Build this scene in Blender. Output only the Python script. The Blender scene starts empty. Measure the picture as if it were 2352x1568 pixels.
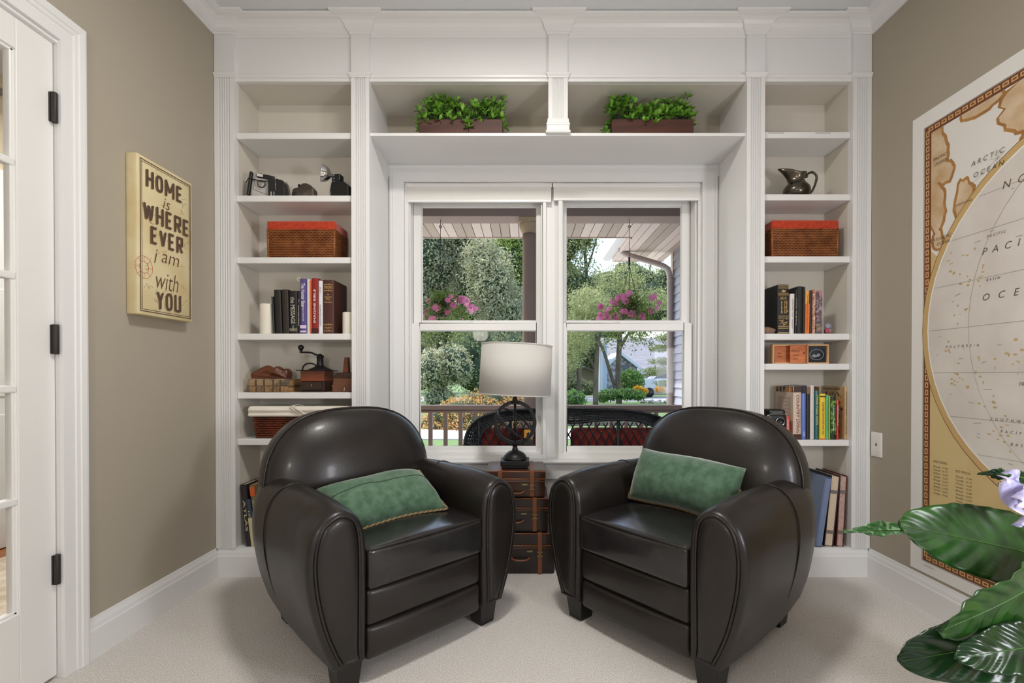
import bpy, bmesh, math, random
from mathutils import Vector as V, Matrix as Mx, noise as mnoise
import numpy as np
PI = math.pi
S = bpy.context.scene
COL = S.collection

# ------------------------------------------------------------------ camera
CZ, CD, F = 0.9685, 2.316, 1100.0            # eye height, distance to the bookcase face, focal length in pixels of a 2352 wide frame
cam = bpy.data.cameras.new('camera'); camo = bpy.data.objects.new('camera', cam); COL.objects.link(camo)
camo.location = (0, -CD, CZ); camo.rotation_euler = (math.radians(90 - 0.38), 0, 0)
cam.sensor_width = 36; cam.lens = F / 2352 * 36
cam.shift_x = -26 / 2352; cam.shift_y = 85.3 / 2352
cam.clip_start = 0.02; cam.clip_end = 300
S.camera = camo

# ------------------------------------------------------------------ world, sun, lights, exposure
w = bpy.data.worlds.new('sky'); S.world = w; w.use_nodes = True
nt = w.node_tree; nt.nodes.clear()
sky = nt.nodes.new('ShaderNodeTexSky'); sky.sky_type = 'NISHITA'; sky.sun_disc = False
sky.sun_elevation = math.radians(58); sky.sun_rotation = math.radians(-42); sky.air_density = 1.2; sky.dust_density = 2.0
bg = nt.nodes.new('ShaderNodeBackground'); bg.inputs[1].default_value = 0.55
wo = nt.nodes.new('ShaderNodeOutputWorld')
nt.links.new(sky.outputs[0], bg.inputs[0]); nt.links.new(bg.outputs[0], wo.inputs[0])

def light(name, kind, loc, energy, col=(1, 1, 1), rot=(0, 0, 0), size=0.3, size_y=None, ang=None):
    l = bpy.data.lights.new(name, kind); l.energy = energy; l.color = col
    if kind == 'AREA':
        l.size = size
        if size_y: l.shape = 'RECTANGLE'; l.size_y = size_y
        else: l.shape = 'DISK'
    elif kind == 'POINT': l.shadow_soft_size = size
    elif kind == 'SUN': l.angle = ang or 0.009
    o = bpy.data.objects.new(name, l); o.location = loc; o.rotation_euler = rot; COL.objects.link(o)
    return o
light('sun', 'SUN', (-6, 1.5, 13), 4.5, (1.0, 0.96, 0.90), V((6, -1.5, -13)).to_track_quat('-Z', 'Y').to_euler(), ang=0.012)
# the rest of the room lies behind the camera: its daylight window, a ceiling fixture and a floor lamp
light('rear_window_daylight', 'AREA', (0.35, -4.75, 1.45), 15, (0.84, 0.90, 1.0), (math.radians(90), 0, 0), 2.2, 1.7)
light('ceiling_fixture', 'AREA', (-0.08, -1.05, 2.58), 24, (1.0, 0.96, 0.90), (0, 0, 0), 0.30)
light('side_window_daylight', 'AREA', (1.64, -2.15, 1.02), 33, (0.93, 0.94, 1.0), V((-2.6, 1.75, -.35)).to_track_quat('-Z', 'Y').to_euler(), 0.45, 0.5)
light('left_floor_lamp', 'POINT', (-0.55, -3.0, 1.50), 31, (1.0, 0.92, 0.82), size=0.10)
light('hall_fill_light', 'AREA', (-2.2, -.3, 2.55), 42, (1.0, 0.98, 0.95), (0, 0, 0), 0.6)  # area light added to brighten the hall behind the glass door
S.view_settings.view_transform = 'Standard'; S.view_settings.look = 'None'
S.view_settings.exposure = 0.0; S.view_settings.gamma = 1.0; S.view_settings.use_curve_mapping = False
S.cycles.use_denoising = True
S.cycles.max_bounces = 8; S.cycles.diffuse_bounces = 4; S.cycles.glossy_bounces = 3; S.cycles.transparent_max_bounces = 12
S.cycles.caustics_reflective = False; S.cycles.caustics_refractive = False

# ------------------------------------------------------------------ measuring helpers (metres at a known distance)
def fx(px, y=0.0): return (px - 1202) * (CD + y) / F
def fz(py, y=0.0): return CZ - (py - 862) * (CD + y) / F
def P(px, py, y): return V((fx(px, y), y, fz(py, y)))

# ------------------------------------------------------------------ materials
def lin(c):
    return tuple(((v / 255) / 12.92 if v / 255 <= 0.04045 else ((v / 255 + 0.055) / 1.055) ** 2.4) for v in c)
MATS = {}
def mat(key, col, rough=0.5, metal=0.0, col2=None, ns=8.0, nd=3, sharp=(0.35, 0.65), stretch=(1, 1, 1), bump=0.0, bs=60.0, spec=0.5,
        coat=0.0, sheen=0.0, island=None, emit=0.0, wave=None, bvor=False, trans=0.0):
    if key in MATS: return MATS[key]
    m = bpy.data.materials.new(key); m.use_nodes = True; t = m.node_tree; N = t.nodes; L = t.links
    b = N['Principled BSDF']; c = lin(col) + (1,)
    b.inputs['Base Color'].default_value = c; b.inputs['Roughness'].default_value = rough; b.inputs['Metallic'].default_value = metal
    b.inputs['Specular IOR Level'].default_value = spec
    if coat: b.inputs['Coat Weight'].default_value = coat; b.inputs['Coat Roughness'].default_value = 0.12
    if sheen: b.inputs['Sheen Weight'].default_value = sheen; b.inputs['Sheen Roughness'].default_value = 0.4
    if emit: b.inputs['Emission Color'].default_value = c; b.inputs['Emission Strength'].default_value = emit
    tc = N.new('ShaderNodeTexCoord'); mp = N.new('ShaderNodeMapping'); mp.inputs['Scale'].default_value = stretch
    L.new(tc.outputs['Object'], mp.inputs[0])
    if island:
        g = N.new('ShaderNodeNewGeometry'); r = N.new('ShaderNodeValToRGB')
        cs = [lin(x) for x in island]; e = r.color_ramp.elements
        while len(e) < len(cs): e.new(0.5)
        for i, x in enumerate(cs): e[i].position = i / (len(cs) - 1); e[i].color = x + (1,)
        L.new(g.outputs['Random Per Island'], r.inputs[0]); L.new(r.outputs[0], b.inputs['Base Color'])
    elif col2 is not None:
        if wave:
            n = N.new('ShaderNodeTexWave'); n.inputs['Scale'].default_value = ns; n.inputs['Distortion'].default_value = wave; n.inputs['Detail'].default_value = nd
            n.inputs['Detail Scale'].default_value = 1.5
        else:
            n = N.new('ShaderNodeTexNoise'); n.inputs['Scale'].default_value = ns; n.inputs['Detail'].default_value = nd
        r = N.new('ShaderNodeValToRGB'); e = r.color_ramp.elements
        e[0].position, e[1].position = sharp; e[0].color = c; e[1].color = lin(col2) + (1,)
        L.new(mp.outputs[0], n.inputs['Vector']); L.new(n.outputs['Fac'], r.inputs[0]); L.new(r.outputs[0], b.inputs['Base Color'])
    if bump:
        if bvor: n = N.new('ShaderNodeTexVoronoi'); n.inputs['Scale'].default_value = bs; out = n.outputs['Distance']
        else: n = N.new('ShaderNodeTexNoise'); n.inputs['Scale'].default_value = bs; n.inputs['Detail'].default_value = 4; out = n.outputs['Fac']
        L.new(mp.outputs[0], n.inputs['Vector'])
        bp = N.new('ShaderNodeBump'); bp.inputs['Strength'].default_value = bump; bp.inputs['Distance'].default_value = 0.01
        L.new(out, bp.inputs['Height']); L.new(bp.outputs[0], b.inputs['Normal'])
    if trans:
        tl_ = N.new('ShaderNodeBsdfTranslucent'); mx = N.new('ShaderNodeMixShader'); mx.inputs[0].default_value = trans
        tl_.inputs[0].default_value = c
        if b.inputs['Base Color'].links: L.new(b.inputs['Base Color'].links[0].from_socket, tl_.inputs[0])
        L.new(b.outputs[0], mx.inputs[1]); L.new(tl_.outputs[0], mx.inputs[2]); L.new(mx.outputs[0], N['Material Output'].inputs[0])
    MATS[key] = m; return m
def glassmat(key, tint=(0.97, 0.98, 0.98), refl=0.16):
    if key in MATS: return MATS[key]
    m = bpy.data.materials.new(key); m.use_nodes = True; t = m.node_tree; N = t.nodes; L = t.links; N.clear()
    o = N.new('ShaderNodeOutputMaterial'); mx = N.new('ShaderNodeMixShader'); tr = N.new('ShaderNodeBsdfTransparent'); gl = N.new('ShaderNodeBsdfGlossy')
    fr = N.new('ShaderNodeFresnel'); fr.inputs[0].default_value = 1.3; mu = N.new('ShaderNodeMath'); mu.operation = 'MULTIPLY'; mu.inputs[1].default_value = refl
    tr.inputs[0].default_value = tint + (1,); gl.inputs['Roughness'].default_value = 0.02
    L.new(fr.outputs[0], mu.inputs[0]); L.new(mu.outputs[0], mx.inputs[0]); L.new(tr.outputs[0], mx.inputs[1]); L.new(gl.outputs[0], mx.inputs[2]); L.new(mx.outputs[0], o.inputs[0])
    MATS[key] = m; return m

WHITE = mat('white_trim_paint', (230, 230, 229), 0.35)
WALLM = mat('taupe_wall_paint', (172, 163, 147), 0.75, bump=0.06, bs=220)
CEILM = mat('ceiling_paint', (222, 224, 226), 0.9, bump=0.15, bs=160)
CARPET = mat('beige_carpet', (203, 195, 186), 0.95, col2=(249, 246, 242), ns=300, nd=2, bump=.7, bs=260, spec=0.1)
NICHE = mat('beige_niche_paint', (216, 210, 199), 0.6, bump=0.04, bs=120)
LEATHER = mat('black_brown_leather', (35, 30, 28), 0.36, col2=(28, 24, 22), ns=9, bump=0.05, bs=170, spec=0.42, coat=0.10)
LEATHER_SEAT = mat('worn_seat_leather', (27, 25, 25), 0.25, col2=(40, 39, 40), ns=7, bump=0.08, bs=34, spec=0.5, coat=0.2)
BLACKWOOD = mat('black_wood', (18, 17, 17), 0.35)
IRON = mat('black_iron', (22, 21, 22), 0.42, metal=0.3, bump=0.06, bs=120)
CHROME = mat('chrome', (225, 225, 228), 0.08, metal=1.0)
BLACK = mat('black_plastic', (16, 16, 17), 0.4)
GOLD = mat('gold_print', (205, 170, 105), 0.35, metal=0.4)
SILVERINK = mat('silver_print', (190, 186, 175), 0.4)
WHITEINK = mat('white_print', (236, 234, 230), 0.6)
DARKINK = mat('dark_brown_print', (88, 68, 54), 0.8)
PAPER = mat('page_paper', (225, 215, 195), 0.9, col2=(200, 188, 165), ns=60, stretch=(8, 1, 1))
GLASS = glassmat('window_glass')

# ------------------------------------------------------------------ mesh builder
_txt = {}
def text_geo(s, bold=0.0, shear=0.0):
    k = (s, bold, shear)
    if k not in _txt:
        cu = bpy.data.curves.new('t', 'FONT'); cu.body = s; cu.size = 1; cu.offset = bold; cu.shear = shear; cu.resolution_u = 3
        o = bpy.data.objects.new('t', cu); COL.objects.link(o)
        me = o.to_mesh(); vs = [v.co.copy() for v in me.vertices]; fs = [tuple(p.vertices) for p in me.polygons]
        o.to_mesh_clear(); bpy.data.objects.remove(o); bpy.data.curves.remove(cu)
        _txt[k] = (vs, fs)
    return _txt[k]

class MB:
    def __init__(s): s.v = []; s.f = []; s.sm = []
    def add(s, vs, fs, smooth=False, M=None):
        n = len(s.v)
        s.v += [tuple(M @ V(p)) if M is not None else tuple(p) for p in vs]
        s.f += [tuple(i + n for i in q) for q in fs]; s.sm += [smooth] * len(fs); return s
    def box(s, x0, x1, y0, y1, z0, z1, M=None):
        vs = [(x, y, z) for z in (z0, z1) for y in (y0, y1) for x in (x0, x1)]
        return s.add(vs, [(0, 2, 3, 1), (4, 5, 7, 6), (0, 1, 5, 4), (2, 6, 7, 3), (0, 4, 6, 2), (1, 3, 7, 5)], False, M)
    def loft(s, rings, closed=True, caps=True, smooth=True, M=None, ringloop=False):
        n = len(rings[0]); vs = [p for r in rings for p in r]; fs = []
        R = len(rings)
        for i in range(R if ringloop else R - 1):
            a, b = i * n, ((i + 1) % R) * n
            for j in range(n if closed else n - 1):
                k = (j + 1) % n; fs.append((a + j, a + k, b + k, b + j))
        s.add(vs, fs, smooth, M)
        if caps and not ringloop:
            s.add(rings[0], [tuple(range(n))[::-1]], False, M); s.add(rings[-1], [tuple(range(n))], False, M)
        return s
    def prism(s, pts, ax, a0, a1, M=None, smooth=False):
        f = {'x': lambda p, a: (a, p[0], p[1]), 'y': lambda p, a: (p[0], a, p[1]), 'z': lambda p, a: (p[0], p[1], a)}[ax]
        return s.loft([[f(p, a0) for p in pts], [f(p, a1) for p in pts]], smooth=smooth, M=M)
    def lathe(s, prof, n=24, c=(0, 0, 0), M=None, caps=True):
        rings = [[(c[0] + r * math.cos(2 * PI * j / n), c[1] + r * math.sin(2 * PI * j / n), c[2] + z) for j in range(n)] for r, z in prof]
        return s.loft(rings, M=M, caps=caps)
    def tube(s, path, r, n=8, closed=False, M=None, taper=None, flat=None):
        path = [V(p) for p in path]; N = len(path); rings = []; up = None
        for i in range(N):
            t = (path[(i + 1) % N] - path[i - 1]) if closed else (path[min(i + 1, N - 1)] - path[max(i - 1, 0)])
            t = t.normalized() if t.length > 1e-9 else V((0, 0, 1))
            if up is None:
                up = V((0, 0, 1)) if abs(t.z) < 0.9 else V((0, 1, 0))
            sd = t.cross(up); sd = sd.normalized() if sd.length > 1e-6 else t.orthogonal().normalized()
            up = sd.cross(t).normalized()
            rr = r if taper is None else r * taper(i / max(N - 1, 1))
            f2 = 1 if flat is None else flat
            rings.append([tuple(path[i] + sd * (math.cos(2 * PI * j / n) * rr) + up * (math.sin(2 * PI * j / n) * rr * f2)) for j in range(n)])
        return s.loft(rings, caps=not closed, M=M, ringloop=closed)
    def ico(s, c, r, sub=2, nz=0.0, ns=1.0, seed=0, M=None, flatten=None):
        bm = bmesh.new(); bmesh.ops.create_icosphere(bm, subdivisions=sub, radius=1)
        rx = r if isinstance(r, (tuple, list)) else (r, r, r); vs = []
        for v in bm.verts:
            d = 1 + (nz * mnoise.noise(v.co * ns + V((seed * 7.3, seed * 3.1, seed))) if nz else 0)
            z = v.co.z * rx[2] * d
            if flatten is not None: z = max(z, flatten)
            vs.append((c[0] + v.co.x * rx[0] * d, c[1] + v.co.y * rx[1] * d, c[2] + z))
        fs = [tuple(v.index for v in f.verts) for f in bm.faces]; bm.free()
        return s.add(vs, fs, True, M)
    def rbox(s, x0, x1, y0, y1, z0, z1, r, n=6, M=None, fn=None):
        """rounded box; fn(u,v,w,p) may move a vertex (u,v,w in -1..1)"""
        c = V(((x0 + x1) / 2, (y0 + y1) / 2, (z0 + z1) / 2)); h = V(((x1 - x0) / 2, (y1 - y0) / 2, (z1 - z0) / 2))
        bm = bmesh.new(); bmesh.ops.create_cube(bm, size=2); bmesh.ops.subdivide_edges(bm, edges=bm.edges[:], cuts=2 * n, use_grid_fill=True)
        vs = []
        def remap(t, H):
            a = abs(t); k = max(0.0, 1 - r / H)
            q = k * a / 0.55 if a < 0.55 else k + (1 - k) * (a - 0.55) / 0.45
            return math.copysign(q, t) * H
        for v in bm.verts:
            p = V([remap(v.co[i], h[i]) for i in range(3)])
            q = V([max(-(h[i] - r), min(h[i] - r, p[i])) for i in range(3)]); d = p - q
            if d.length > 1e-9:
                m = max(abs(d.x), abs(d.y), abs(d.z)); d = d.normalized() * m
            p = q + d
            if fn: p = V(fn(p.x / h.x, p.y / h.y, p.z / h.z, p))
            vs.append(tuple(c + p))
        fs = [tuple(v.index for v in f.verts) for f in bm.faces]; bm.free()
        return s.add(vs, fs, True, M)
    def text(s, t, c, xd, yd, w=None, h=None, bold=0.0, shear=0.0, lift=0.0, M=None):
        vs, fs = text_geo(t, bold, shear)
        if not vs: return s
        x0 = min(p.x for p in vs); x1 = max(p.x for p in vs); y0 = min(p.y for p in vs); y1 = max(p.y for p in vs)
        W, H = max(x1 - x0, 1e-6), max(y1 - y0, 1e-6)
        if w is None: sy = h / H; sx = sy
        elif h is None: sx = w / W; sy = sx
        else: sx = w / W; sy = h / H
        xd, yd, c = V(xd), V(yd), V(c); nrm = xd.cross(yd)
        return s.add([tuple(c + xd * ((p.x - (x0 + x1) / 2) * sx) + yd * ((p.y - (y0 + y1) / 2) * sy) + nrm * lift) for p in vs], fs, False, M)
    def quadleaf(s, c, d, n, L, W, fold=0.15):
        c, d, n = V(c), V(d), V(n); sd = d.cross(n).normalized()
        vs = [c, c + d * L * .5 + sd * W * .5 + n * fold * W, c + d * L, c + d * L * .5 - sd * W * .5 + n * fold * W]
        return s.add(vs, [(0, 1, 2, 3)], True)
    def build(s, name, m, parent=None, bevel=0.0, loc=None, seg=2, sub=0, recalc=True):
        me = bpy.data.meshes.new(name); me.from_pydata(s.v, [], s.f)
        me.polygons.foreach_set('use_smooth', s.sm)
        if recalc and len(s.f) < 60000:
            bm = bmesh.new(); bm.from_mesh(me); bmesh.ops.remove_doubles(bm, verts=bm.verts, dist=1e-5)
            bmesh.ops.recalc_face_normals(bm, faces=bm.faces); bm.to_mesh(me); bm.free()
        me.materials.append(m); me.update()
        o = bpy.data.objects.new(name, me); COL.objects.link(o)
        if parent is not None: o.parent = parent
        if loc is not None: o.location = loc
        if bevel:
            b = o.modifiers.new('b', 'BEVEL'); b.width = bevel; b.segments = seg; b.limit_method = 'ANGLE'; b.angle_limit = math.radians(40)
        if sub:
            b = o.modifiers.new('s', 'SUBSURF'); b.levels = sub; b.render_levels = sub
        return o
def fast_mesh(name, verts, faces, m, parent=None, smooth=False):
    me = bpy.data.meshes.new(name); me.from_pydata(verts, [], faces); me.materials.append(m)
    if smooth: me.polygons.foreach_set('use_smooth', [True] * len(faces))
    o = bpy.data.objects.new(name, me); COL.objects.link(o)
    if parent is not None: o.parent = parent
    return o
def tag(o, label, cat, group=None, kind=None):
    o['label'] = label; o['category'] = cat
    if group: o['group'] = group
    if kind: o['kind'] = kind
    return o
def thing(name, label, cat, loc=(0, 0, 0), rz=0.0, group=None):
    o = bpy.data.objects.new(name, None); o.empty_display_size = 0.05; COL.objects.link(o)
    o.location = loc; o.rotation_euler = (0, 0, rz); return tag(o, label, cat, group)
def struct(o, label=None, cat=None):
    o['kind'] = 'structure'
    if label: o['label'] = label
    if cat: o['category'] = cat
    return o
def sempty(name, label=None, cat=None):
    o = bpy.data.objects.new(name, None); COL.objects.link(o); return struct(o, label, cat)
def rotm(loc, rz=0, rx=0, ry=0):
    return Mx.Translation(V(loc)) @ Mx.Rotation(rz, 4, 'Z') @ Mx.Rotation(ry, 4, 'Y') @ Mx.Rotation(rx, 4, 'X')
def copy_thing(root, loc, rz=None, label=None):
    r = root.copy(); COL.objects.link(r); r.location = loc
    if rz is not None: r.rotation_euler = (0, 0, rz)
    if label: r['label'] = label
    for ch in list(root.children):
        c = ch.copy(); COL.objects.link(c); c.parent = r
        for g in ch.children:
            d = g.copy(); COL.objects.link(d); d.parent = c
    return r
def spline(pts, n=8, closed=False):
    pts = [V(p) for p in pts]; N = len(pts); out = []
    rng = range(N) if closed else range(N - 1)
    for i in rng:
        g = lambda k: pts[k % N] if closed else pts[max(0, min(N - 1, k))]
        a, b, c, d = g(i - 1), g(i), g(i + 1), g(i + 2)
        for k in range(n):
            t = k / n
            out.append(0.5 * (2 * b + (c - a) * t + (2 * a - 5 * b + 4 * c - d) * t * t + (3 * b - a - 3 * c + d) * t ** 3))
    if not closed: out.append(pts[-1])
    return out
# ================================================================== THE ROOM
XL, XR, CEIL = -1.480, 1.668, 2.668
YB = -5.0                                     # the wall behind the camera
struct(MB().box(XL - .12, XR + .12, YB - .1, 0.34, -0.05, 0).build('floor', CARPET), 'beige cut pile carpet', 'floor')
struct(MB().box(XL - .12, XR + .12, YB - .12, 0.47, CEIL, CEIL + .1).build('ceiling', CEILM), 'white textured ceiling', 'ceiling')
DY0, DY1, DZ = -1.570, -0.787, 2.035          # door opening in the left wall
b = MB(); b.box(XL - .12, XL, DY1 + .018, 0.33, 0, CEIL); b.box(XL - .12, XL, DY0 - .018, DY1 + .018, DZ + .004, CEIL); b.box(XL - .12, XL, YB, DY0 - .018, 0, CEIL)
struct(b.build('wall_left', WALLM), 'taupe painted wall with the glass door', 'wall')
struct(MB().box(XR, XR + .12, YB, 0.33, 0, CEIL).build('wall_right', WALLM), 'taupe painted wall behind the map', 'wall')
struct(MB().box(XL - .12, XR + .12, YB - .12, YB, 0, CEIL).build('wall_rear', WALLM), 'taupe wall facing the bookcases', 'wall')
# window wall
YW = 0.33; OX0, OX1, OZ0, OZ1 = -.657, .986, .50, 2.034
b = MB(); b.box(XL - .12, OX0, YW, YW + .14, -.3, CEIL); b.box(OX1, XR + .12, YW, YW + .14, -.3, CEIL)
b.box(OX0, OX1, YW, YW + .14, -.3, OZ0); b.box(OX0, OX1, YW, YW + .14, OZ1, CEIL)
struct(b.build('wall_window', WHITE), 'white painted wall around the windows', 'wall')

# ---- cornice (crown moulding) as lofted rectangles so the returns flare as they do on the capitals
CROWN = [(.000, .000), (.006, .000), (.008, .010), (.014, .012), (.016, .017), (.021, .020)] + \
        [(.021 + .045 * (1 - math.cos(t * PI / 2)), .020 + .040 * math.sin(t * PI / 2)) for t in (.25, .5, .75, 1)] + [(.070, .062), (.078, .064), (.080, .072)]
ZC = 2.594
def flare(mb, x0, x1, y, z, prof, lx=True, rx=True, back=0.02):
    rings = [[(x0 - (o if lx else 0), y + back, z + h), (x0 - (o if lx else 0), y - o, z + h), (x1 + (o if rx else 0), y - o, z + h), (x1 + (o if rx else 0), y + back, z + h)] for o, h in prof]
    mb.loft(rings, smooth=False)
b = MB()
prof = CROWN + [(.080, CEIL - ZC)]
b.prism([(0 - o, ZC - .004 + h) for o, h in prof] + [(.02, CEIL), (.02, ZC)], 'x', XL, XR)      # along the frieze
PIL = [(XL + .002, fx(545), 'L'), (fx(811), fx(852), 'M'), (fx(1259), fx(1303), 'M'), (fx(1710), fx(1751), 'M'), (fx(1951), XR - .002, 'R')]
YP = -.018
for x0, x1, k in PIL: flare(b, x0 if k != 'L' else XL, x1 if k != 'R' else XR, YP, ZC, prof, k != 'L', k != 'R')
struct(b.build('trim_1', WHITE, bevel=.0015), 'white crown moulding over the bookcases', 'moulding')
b = MB(); b.prism([(XL + o, ZC + h) for o, h in prof] + [(XL - .01, CEIL), (XL - .01, ZC)], 'y', YB, -.02)
struct(b.build('trim_2', WHITE), 'white crown moulding on the left wall', 'moulding')
b = MB(); b.prism([(XR - o, ZC + h) for o, h in prof] + [(XR + .01, CEIL), (XR + .01, ZC)], 'y', YB, -.02)
struct(b.build('trim_3', WHITE), 'white crown moulding on the right wall', 'moulding')
# ---- frieze board with its bead and the pilaster blocks
ZF = fz(191)
b = MB(); b.box(XL, XR, 0, .02, ZF + .011, CEIL)
b.prism([(0, ZF), (-.004, ZF), (-.006, ZF + .012), (-.012, ZF + .016), (-.014, ZF + .026), (-.004, ZF + .031), (0, ZF + .031), (.02, ZF + .02), (.02, ZF)], 'x', XL, XR)
for x0, x1, k in PIL:
    b.box(x0, x1, YP, .02, fz(180), ZC + .01)
    flare(b, x0, x1, YP, fz(181, YP), [(0, 0), (.003, 0), (.004, .006), (.010, .014), (.012, .019), (0, .0195)], k != 'L', k != 'R')
struct(b.build('trim_4', WHITE, bevel=.0012), 'white frieze board with pilaster blocks under the crown moulding', 'moulding')

# ---- baseboards
BP = [(0, 0), (.016, 0), (.016, .098), (.013, .104), (.011, .116), (.006, .128), (.004, .137), (0, .138)]
struct(MB().prism([(XL + o, h) for o, h in BP], 'y', -.712, -.019).build('baseboard_left', WHITE), 'white baseboard below the canvas sign', 'baseboard')
struct(MB().prism([(XR - o, h) for o, h in BP], 'y', YB, -.019).build('baseboard_right', WHITE), 'white baseboard below the map', 'baseboard')

# ---- bookcases
def pilaster(mb, x0, x1, z0, z1, y=YP, n=5, m=.20):
    wd = x1 - x0; a = x0 + wd * m; e = x1 - wd * m; p = (e - a) / n
    pts = [(x0, .02), (x0, y), (a, y)]
    for i in range(n):
        s0 = a + i * p; pts += [(s0 + p * .12, y), (s0 + p * .3, y + .006), (s0 + p * .5, y + .008), (s0 + p * .7, y + .006), (s0 + p * .88, y)]
    pts += [(e, y), (x1, y), (x1, .02)]
    mb.prism(pts, 'z', z0, z1)
YBK = .198
def bookcase(label, x0, x1, px0, px1, shelves, pils, th=.030):
    t = thing('built_in_bookcase', label, 'bookcase', ((x0 + x1) / 2, 0, 0)); cx = (x0 + x1) / 2
    A, B = x0 - cx, x1 - cx
    MB().box(A - .01, B + .01, YBK, YBK + .015, .05, ZF + .02).build('back_panel', NICHE, t)
    for s in (0, 1):
        e = (A, A - .012) if s == 0 else (B, B + .012)
        MB().box(min(e), max(e), .0205, YBK, .05, ZF + .02).build('side_panel', NICHE, t)
    MB().box(A, B, .0205, YBK, ZF - .001, ZF + .012).build('top_panel', NICHE, t)
    for z in shelves:
        MB().box(A + .001, B - .001, -.002, YBK, z - th, z).build('shelf', WHITE, t, bevel=.003)
    MB().box(A, B, -.001, YBK, .125, .137).build('bottom_deck', WHITE, t)
    for (a, c) in pils:
        m = MB(); pilaster(m, a - cx, c - cx, .137, fz(181, YP)); m.build('pilaster', WHITE, t)
    m = MB(); m.prism([(YP - .004 + .016 - o, h) for o, h in BP] + [(.02, .138), (.02, 0)], 'x', min(p[0] for p in pils) - cx - .0, max(p[1] for p in pils) - cx)
    m.build('plinth', WHITE, t)
    return t
SL = [fz(p) for p in (307, 450, 591, 766, 901, 1008)]
SR = [fz(p) for p in (305, 447, 589, 766, 835, 1010)]
LX0, LX1, RX0, RX1 = fx(545), fx(811), fx(1751), fx(1951)
bookcase('white built-in bookcase with fluted pilasters left of the window', LX0, LX1, 0, 0, SL, [(XL + .002, LX0), (LX1, fx(852))])
rb = bookcase('white built-in bookcase with fluted pilasters right of the window', RX0, RX1, 0, 0, SR, [(fx(1710), RX0), (RX1, XR - .002)])
for pa, pb in ((1762, 1797), (1870, 1902)):                          # small printed marks on the front edge of its top shelf
    m = MB(); cx = (RX0 + RX1) / 2; rg = random.Random(pa); x = fx(pa) - cx
    while x < fx(pb) - cx: dx = rg.uniform(.001, .004); m.box(x, x + dx, -.0026, -.0018, SR[0] - .0075, SR[0] - .0045); x += dx + .0012
    m.build('ink_mark', mat('faint_ink', (110, 104, 98), .8), rb)
# ---- the window alcove lining and the plant shelf above it
AX0, AX1 = fx(851), fx(1711); ZS = fz(307)
t = thing('plant_shelf', 'white plant shelf over the window with a short fluted post', 'shelf', (0, 0, 0))
MB().box(AX0 - .002, AX1 + .002, -.001, YW, ZS - .015, ZS).build('shelf_board', WHITE, t, bevel=.002)
MB().box(AX0, AX1, .302, .315, ZS, ZF + .01).build('back_panel', WALLM, t)
MB().box(AX0, AX1, 0.0205, .31, ZF - .001, ZF + .012).build('top_panel', NICHE, t)
m = MB(); px0, px1 = fx(1259), fx(1303)
pilaster(m, px0, px1, ZS + .06, fz(181, YP)); m.build('post', WHITE, t)
m = MB(); flare(m, px0, px1, YP, ZS - .012, [(.010, 0), (.014, .008), (.008, .014), (.007, .036), (.010, .040), (.010, .046), (.006, .050), (.005, .062), (.003, .072), (0, .074)], back=.05)
m.build('post_base', WHITE, t, bevel=.001)
b = MB(); b.box(LX1 + .012, AX0, 0, YW, 0, ZF + .01); b.box(AX1, RX0 - .012, 0, YW, 0, ZF + .01)
b.box(AX0, AX1, YW - .012, YW, 2.06, ZS - .015)
struct(b.build('trim_5', WHITE), 'white alcove lining around the window', 'lining')
# ---- window casing, stool and apron
b = MB()
def casing(x0, x1, z0, z1, horiz):
    b.box(x0, x1, YW - .014, YW, z0, z1)
cw = .075
casing(AX0 + .004, OX0 + .002, .49, 2.118, 0); casing(OX1 - .002, AX1 - .004, .49, 2.118, 0); casing(OX0, OX1, OZ1 - .002, 2.118, 1)
for dx in (.010, .024):
    b.box(AX0 + dx, AX0 + dx + .007, YW - .019, YW - .013, .49, 2.108 - dx); b.box(AX1 - dx - .007, AX1 - dx, YW - .019, YW - .013, .49, 2.108 - dx)
    b.box(AX0 + dx, AX1 - dx, YW - .019, YW - .013, 2.108 - dx, 2.115 - dx)
struct(b.build('trim_6', WHITE, bevel=.0015), 'white stepped window casing', 'casing')
b = MB(); b.prism([(YW - .045, .488), (YW - .050, .497), (YW - .045, .508), (YW + .06, .510), (YW + .06, .488)], 'x', AX0 + .004, AX1 - .004)
b.box(OX0 - .05, OX1 + .05, YW - .018, YW, .40, .488)
struct(b.build('trim_7', WHITE, bevel=.001), 'white window stool and apron', 'sill')

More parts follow.
